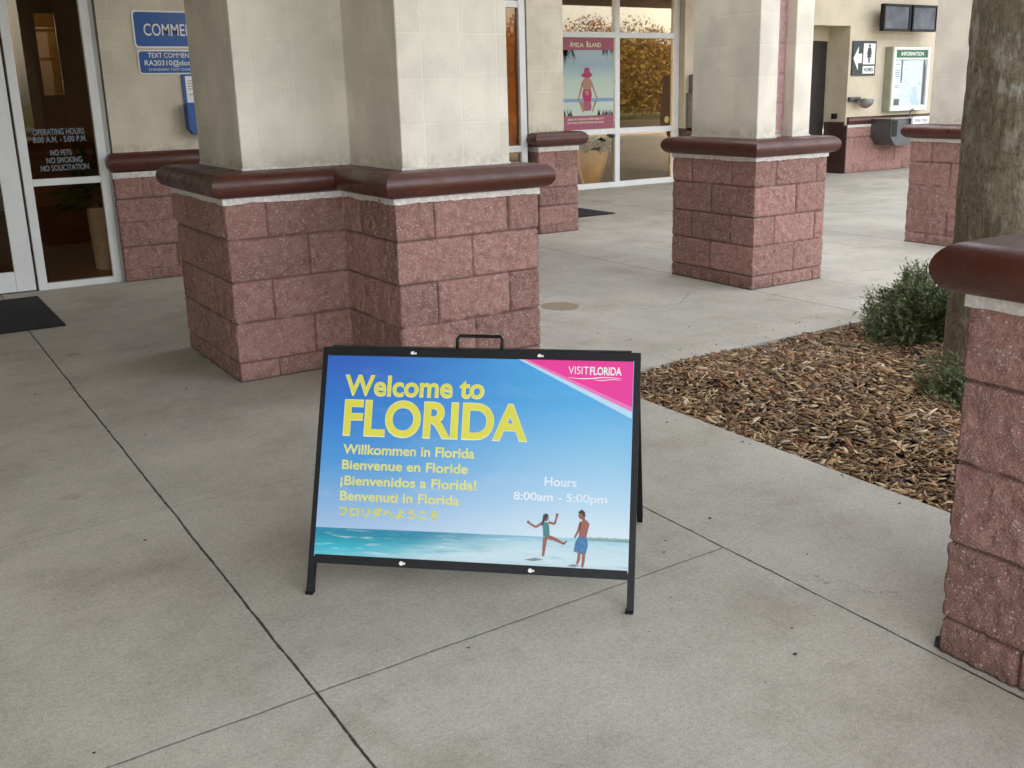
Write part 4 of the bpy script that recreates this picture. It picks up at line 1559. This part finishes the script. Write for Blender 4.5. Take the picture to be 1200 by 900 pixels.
pic = flat('poster', sg, SO, SX, SY, [(.0065, .1045), (WID - .008, .1045), (WID - .008, .6865), (.0065, .6865)], m.mat, 0.0, True)
RB = WID - .010
multi('corner_print', pic, SO, SX, SY, [[(.573, .684), (RB, .524), (RB, .684)]], MT['paleblue'], .0006)
multi('corner_print', pic, SO, SX, SY, [[(.586, .684), (RB, .543), (RB, .684)]], MT['lightpink'], .0010)
multi('corner_print', pic, SO, SX, SY, [[(.600, .684), (RB, .556), (RB, .684)]], MT['pink'], .0014)
for body, l, r_, base, h, bo in (('Welcome to', .067, .477, .571, .055, .018), ('FLORIDA', .070, .607, .456, .096, .022)):
    lettering(body, pic, SO, SX, SY, l - .0025, r_ + .0025, base - .0015, h + .002, MT['rim'], bo + .012, .0006)
    lettering(body, pic, SO, SX, SY, l, r_, base, h, MT['yellow'], bo, .0011)
for body, l, r_, base, h, mt in (('Willkommen in Florida', .072, .460, .399, .027, 'paleyellow'), ('Bienvenue en Floride', .072, .443, .355, .026, 'paleyellow'),
                                 ('¡Bienvenidos a Florida!', .070, .470, .310, .026, 'paleyellow'), ('Benvenuti in Florida', .072, .423, .2665, .026, 'paleyellow')):
    lettering(body, pic, SO, SX, SY, l, r_, base, h, MT[mt], .024, .0008)
lettering('フロリダへようこそ', pic, SO, SX, SY, .072, .366, .220, .030, MT['yellow'], .030, .0008, bbox=True)
lettering('Hours', pic, SO, SX, SY, .663, .753, .331, .024, MT['faintwhite'], .022, .0008)
lettering('8:00am - 5:00pm', pic, SO, SX, SY, .577, .839, .2895, .0215, MT['faintwhite'], .020, .0008)
lettering('VISIT', pic, SO, SX, SY, .718, .776, .6455, .0215, MT['white'], .0, .0022)
lettering('FLORIDA', pic, SO, SX, SY, .779, .868, .6445, .0215, MT['white'], .028, .0022)
sw = []
for dy, amp_, x0, x1, wd in ((.6355, .0028, .719, .868, .0024), (.631, .0022, .79, .866, .0016)):
    n = 14
    up, lo = [], []
    for k in range(n + 1):
        u_ = k / n
        x = x0 + (x1 - x0) * u_
        y = dy - amp_ * math.sin(u_ * 2 * math.pi) - (.001 * u_)
        wv = wd * math.sin(math.pi * min(max(u_, .04), .96)) * .5 + .0003
        up.append((x, y + wv))
        lo.append((x, y - wv))
    for k in range(n):
        sw.append([lo[k], lo[k + 1], up[k + 1], up[k]])
multi('wave_mark', pic, SO, SX, SY, sw, MT['white'], .0022)


# the two beach figures are part of the flat print
def limb(pts, ws_):
    out = []
    for i in range(len(pts) - 1):
        (x0, y0), (x1, y1) = pts[i], pts[i + 1]
        l = math.hypot(x1 - x0, y1 - y0)
        nx, ny = -(y1 - y0) / l, (x1 - x0) / l
        a, b_ = ws_[i] / 2, ws_[i + 1] / 2
        out.append([(x0 - nx * a, y0 - ny * a), (x1 - nx * b_, y1 - ny * b_), (x1 + nx * b_, y1 + ny * b_), (x0 + nx * a, y0 + ny * a)])
    return out


def disc(x, y, rx, ry, n=12):
    return [(x + rx * math.cos(2 * math.pi * k / n), y + ry * math.sin(2 * math.pi * k / n)) for k in range(n)]


def pp(x, y):
    """poster-print drawing coordinates (1 unit = 1 cm of print) to sign coordinates"""
    return (.56 + x * .01, .10 + y * .01)


G = lambda L_: [pp(*q) for q in L_]
# dancing girl: standing leg, kicking leg, arms
skin = limb(G([(11.1, 8.7), (10.9, 6.0), (10.7, 3.8)]), [.012, .009, .006]) + limb(G([(11.0, 9.3), (13.6, 8.7), (16.5, 7.4)]), [.013, .010, .006]) + limb(G([(16.3, 7.4), (17.2, 8.3)]), [.006, .003])
skin += limb(G([(10.5, 13.1), (8.4, 11.6), (6.4, 12.7)]), [.007, .006, .005]) + limb(G([(11.9, 13.1), (13.6, 12.7), (14.2, 14.9)]), [.007, .006, .005])
skin += [disc(*pp(11.15, 14.2), .0075, .009), disc(*pp(14.2, 15.2), .004, .005), disc(*pp(6.2, 12.9), .004, .004)]
# standing man: torso, arm, legs, head
girl = skin
skin = [G([(20.5, 13.6), (22.3, 14.2), (23.3, 13.2), (22.9, 11.4), (22.5, 9.5), (20.5, 9.4), (20.4, 11.6)])]
skin += limb(G([(20.8, 13.4), (20.2, 11.2), (19.3, 9.2)]), [.007, .006, .005]) + [disc(*pp(20.9, 15.4), .008, .0105)]
skin += limb(G([(21.0, 9.6), (20.6, 3.4), (20.2, 2.2)]), [.010, .008, .006]) + limb(G([(22.0, 9.6), (21.9, 3.0), (21.6, 1.4)]), [.010, .008, .006]) + limb(G([(21.4, 14.9), (21.7, 13.9)]), [.008, .009])
each('printed_figure', pic, SO, SX, SY, [girl, skin], MT['skin'], .0010)
hair = [G([(10.3, 15.0), (11.0, 15.5), (11.9, 15.1), (11.5, 14.4), (10.9, 13.6), (10.2, 12.0), (9.9, 12.3), (10.2, 13.8)]), G([(20.0, 16.2), (21.0, 17.0), (21.9, 16.3), (22.1, 15.0), (21.5, 15.0), (21.2, 15.8), (20.4, 15.9)])]
each('printed_hair', pic, SO, SX, SY, [[q] for q in hair], MT['hair'], .0014)
multi('printed_swimwear', pic, SO, SX, SY, [G([(10.2, 13.1), (11.9, 13.0), (12.2, 11.2), (12.3, 9.3), (10.6, 9.1), (10.4, 11.4)])], MT['teal'], .0014)
multi('printed_shorts', pic, SO, SX, SY, [G([(20.3, 9.6), (22.8, 9.5), (23.0, 7.2), (22.5, 5.0), (21.2, 4.9), (20.9, 6.2), (20.6, 5.1), (19.2, 5.6), (19.5, 7.8)])], MT['bluecloth'], .0014)
each('printed_ripple', pic, SO, SX, SY, [[G([(5.5, 2.6), (8, 2.3), (11, 2.9), (8.4, 3.3)])], [G([(17.5, 1.6), (19.5, 1.3), (21, 1.9), (19, 2.1)])]], MT['greyprint'], .0007)

# dark stone chip against the near pillar
b = MB()
rr = random.Random(3)
V = []
for k in range(7):
    a = 2 * math.pi * k / 7
    V.append((2.060 + .011 * math.cos(a) * rr.uniform(.8, 1.2), 1.317 + .013 * math.sin(a) * rr.uniform(.8, 1.2), 0.001))
for k in range(7):
    a = 2 * math.pi * k / 7
    V.append((2.061 + .011 * math.cos(a) * rr.uniform(.8, 1.2), 1.317 + .010 * math.sin(a) * rr.uniform(.8, 1.2), .020 + rr.uniform(-.004, .006)))
b.add(V, [(k, (k + 1) % 7, 7 + (k + 1) % 7, 7 + k) for k in range(7)] + [tuple(range(7, 14))])
tag(b.build('stone', MT['stone'], None, (2.024, 1.317, 0)), 'small dark stone wedged at the foot of the nearest pillar', 'stone')

# ================================================================== TREE IN THE BED
m = NT('lichen_palm_bark')
m.pos()
wv = m.vec(m.math('MULTIPLY', m.x, 9.0), m.math('MULTIPLY', m.y, 9.0), m.math('MULTIPLY', m.z, 2.3))
fib = m.noise(16.0, 5, .7, wv)
pat = m.noise(1.0, 6, .72, m.vec(m.math('MULTIPLY', m.x, 13.0), m.math('MULTIPLY', m.y, 13.0), m.math('MULTIPLY', m.z, 7.0)))
pat2 = m.noise(2.6, 4, .6)
ck = m.noise(30, 4, .7)
c = m.ramp(m.math('ADD', m.math('MULTIPLY', fib, .55), m.math('MULTIPLY', ck, .45)), [(.32, (.075, .055, .035, 1)), (.5, (.26, .21, .142, 1)), (.7, (.44, .385, .285, 1))])
c = m.mix(m.math('MULTIPLY', m.mapr(pat2, .42, .62), .5), c, (.165, .155, .095, 1))
low = m.mapr(m.z, .7, 1.5, .3, 1.0)
c = m.mix(m.math('MULTIPLY', m.math('MULTIPLY', m.mapr(pat, .50, .62), low), .6), c, (.56, .54, .47, 1))
hb = m.math('ADD', m.math('MULTIPLY', fib, 1.0), m.math('ADD', m.math('MULTIPLY', ck, .7), m.math('MULTIPLY', m.mapr(pat, .5, .62), .35)))
m.bsdf(c, .92, 0, m.bump(hb, .9, .018), .2)
MT['bark'] = m.mat
TX, TY = 4.49, 2.67
tree = thing('tree', (TX, TY, 0), 'thick lichen-spotted grey-green trunk rising from the mulch bed at right', 'tree')
zs = np.linspace(-.08, 4.6, 260)
nt_ = 120
th = np.linspace(0, 2 * math.pi, nt_, endpoint=False)
TH, ZT = np.meshgrid(th, zs)
R0 =   .262 + .022 * np.exp(-np.maximum(ZT, 0) / .22) + .012 * np.exp(-((ZT - .8) / .5) ** 2)
Pn = np.stack([np.cos(TH) * 1.4, np.sin(TH) * 1.4, ZT * .5], -1).reshape(-1, 3)
Pf = np.stack([np.cos(TH), np.sin(TH), ZT], -1).reshape(-1, 3)
dR = (vnoise(Pn, 3.0, 1) * .010 + vnoise(Pn, 14.0, 2) * .007 + vnoise(Pf * (1, 1, 1.0), 16, 3) * .004).reshape(TH.shape)
RR = R0 + dR
cxz = TX - .002 * ZT + .004 * np.sin(ZT * 2)
V = np.stack([cxz + RR * np.cos(TH), TY + .0 * ZT + RR * np.sin(TH), ZT], -1).reshape(-1, 3)
idx = np.arange(len(zs) * nt_).reshape(len(zs), nt_)
idx = np.concatenate([idx, idx[:, :1]], 1)
F = np.stack([idx[:-1, :-1], idx[:-1, 1:], idx[1:, 1:], idx[1:, :-1]], -1).reshape(-1, 4)
obj('trunk', mesh('trunk', V, F, MT['bark'], True), tree)
m = NT('palm_frond')
m.bsdf(m.mix(m.mapr(m.noise(3, 2), .35, .65), (.035, .06, .014, 1), (.085, .11, .03, 1)), .55)
b = MB()
rr = random.Random(12)
top = Vector((TX + .13, TY, 4.55))
for k in range(22):
    a = rr.uniform(0, 6.283)
    e = rr.uniform(-.2, 1.2)
    prev = top.copy()
    L = rr.uniform(.9, 1.4)
    d = Vector((math.cos(a) * math.cos(e), math.sin(a) * math.cos(e), math.sin(e)))
    pts = []
    for q in range(8):
        pts.append(prev.copy())
        prev = prev + d * L / 7
        d = (d + Vector((0, 0, -.12))).normalized()
    side = Vector((-math.sin(a), math.cos(a), 0))
    for q in range(1, 8):
        for sgn in (-1, 1):
            for f in (0, .5):
                p = pts[q - 1].lerp(pts[q], f)
                tip = p + side * sgn * rr.uniform(.3, .5) * math.sin(.4 + q / 3.0) + (pts[q] - pts[q - 1]).normalized() * .25 + Vector((0, 0, -.15))
                wv_ = (pts[q] - pts[q - 1]).normalized() * .03
                b.add([p - wv_, p + wv_, tip], [(0, 1, 2)])
b.build('crown', m.mat, tree)

# ================================================================== JUNIPER SHRUBS
m = NT('juniper_foliage')
col, _ = m.attr('tint')
g = m.mapr(m.noise(14, 3), .3, .7, .8, 1.2)
m.bsdf(m.mix(1.0, col, m.vec(g, g, g), 'MULTIPLY'), .65, 0, None, .25)
MT['juniper'] = m.mat
MT['twig'] = simple('twig_bark', (.10, .06, .035, 1), .9, 0, .2, 40)


def shrub(label, c, rx, ry, rz, nspr, seed, lift=.0, sprawl=.35, lmin=.07, lmax=.15):
    r = np.random.default_rng(seed)
    root = thing('juniper_shrub', (c[0], c[1], c[2]), label, 'shrub', 'junipers in the mulch bed')
    Vs, Fs, Cs = [], [], []
    tw = MB()
    nv = 0
    for k in range(nspr):
        a = r.uniform(0, 2 * math.pi)
        e = math.asin(r.uniform(-.05, 1.0))
        d = np.array([math.cos(a) * math.cos(e), math.sin(a) * math.cos(e), math.sin(e)])
        lob = 1 + .22 * math.sin(3 * a + seed) * math.cos(e) + .15 * math.sin(5 * a + 2.1 * seed) + .10 * math.sin(7 * e + a * 2)
        rad_ = r.uniform(.3, 1.0) ** .45 * lob * (1.0 if r.random() < .93 else 1.12)
        p = np.array(c) + np.array([d[0] * rx, d[1] * ry, max(d[2], 0) * rz + .02]) * rad_
        L = r.uniform(lmin, lmax)
        g_ = d * np.array([1, 1, .5]) + r.normal(0, .48, 3) + np.array([0, 0, sprawl])
        g_ /= np.linalg.norm(g_)
        p0 = p - g_ * L * .6
        if k % 9 == 0:
            base = Vector((c[0] + r.normal(0, .03), c[1] + r.normal(0, .03), c[2] - .01))
            midp = (base + Vector(p0)) / 2 + Vector((0, 0, -.02))
            tw.tube([base, midp, Vector(p0), Vector(p0 + g_ * L * .7)], [.006, .004, .003, .001], 5)
        nn = int(26 * L / .11)
        t = np.sort(r.uniform(0, 1, nn))
        ang = r.uniform(0, 2 * math.pi, nn)
        ax = np.cross(g_, [.3, .2, .9])
        ax /= np.linalg.norm(ax)
        ay = np.cross(g_, ax)
        rdir = np.cos(ang)[:, None] * ax + np.sin(ang)[:, None] * ay
        bp = p0 + g_ * (t * L)[:, None]
        ll = r.uniform(.012, .030, nn) * (1.15 - .6 * t)
        tip = bp + (g_ * .75 + rdir * .75) * ll[:, None]
        sw_ = np.cross(rdir, g_) * r.uniform(.0022, .0042, nn)[:, None]
        tri = np.stack([bp - sw_, bp + sw_, tip], 1).reshape(-1, 3)
        Vs.append(tri)
        Fs.append(np.arange(nv, nv + 3 * nn).reshape(-1, 3))
        nv += 3 * nn
        v_ = r.uniform(.6, 1.25)
        young = t[:, None] ** 2 * r.uniform(.2, 1)
        cc = (np.array([.12, .15, .065]) * (1 - young) + np.array([.31, .37, .19]) * young) * v_
        if r.random() < .07:
            cc = cc * .4 + np.array([.12, .08, .04]) * .6
        Cs.append(np.repeat(np.concatenate([cc, np.ones((nn, 1))], 1), 3, 0))
    V = np.concatenate(Vs)
    me = mesh('foliage', V, np.concatenate(Fs), MT['juniper'], False, {'tint': ('POINT', 'FLOAT_COLOR', np.concatenate(Cs))})
    obj('foliage', me, root)
    tw.build('twigs', MT['twig'], root)
    return root


shrub('larger dense dark green juniper in the mulch bed, just left of the trunk', (4.72, 3.28, .0), .31, .36, .315, 3000, 5)
shrub('small loose juniper tuft in the mulch close to the nearest pillar', (3.88, 2.45, .0), .20, .22, .16, 460, 9, sprawl=.2)

# ================================================================== WOOD BEYOND THE LAWN (seen in the window glass)
m = NT('far_foliage')
col, _ = m.attr('tint')
m.bsdf(col, .8, 0, None, .1)
r = np.random.default_rng(77)
Vs, Cs = [], []
for k in range(80):
    if True:
        x, y = 13 + 34 * ((k * .618) % 1.0) + r.uniform(-.8, .8), -13.8 - 8 * ((k * .381) % 1.0)
    h = r.uniform(3.3, 4.9)
    n = 2600
    dirs = r.normal(0, 1, (n, 3))
    dirs /= np.linalg.norm(dirs, axis=1)[:, None]
    rd_ = r.uniform(.3, 1, n) ** .5
    p = np.array([x, y, h * .52]) + dirs * rd_[:, None] * np.array([2.0, 2.0, h * .5])
    a = r.normal(0, 1, (n, 3))
    a /= np.linalg.norm(a, axis=1)[:, None]
    bb = np.cross(a, r.normal(0, 1, (n, 3)))
    bb /= np.linalg.norm(bb, axis=1)[:, None]
    s = r.uniform(.03, .10, n)[:, None]
    Vs.append(np.stack([p - a * s, p + bb * s * .5, p + a * s, p - bb * s * .5], 1).reshape(-1, 3))
    cc = np.array([.15, .098, .032]) * r.uniform(.4, 1.5, (n, 1)) * r.uniform(.7, 1.2, (1, 3))
    Cs.append(np.repeat(np.concatenate([cc, np.ones((n, 1))], 1), 4, 0))
V = np.concatenate(Vs)
F = np.arange(len(V)).reshape(-1, 4)
wd = obj('far_trees', mesh('far_trees', V, F, m.mat, False, {'tint': ('POINT', 'FLOAT_COLOR', np.concatenate(Cs))}))
tag(wd, 'golden green trees across the road, mirrored in the window glass', 'trees', kind='stuff')
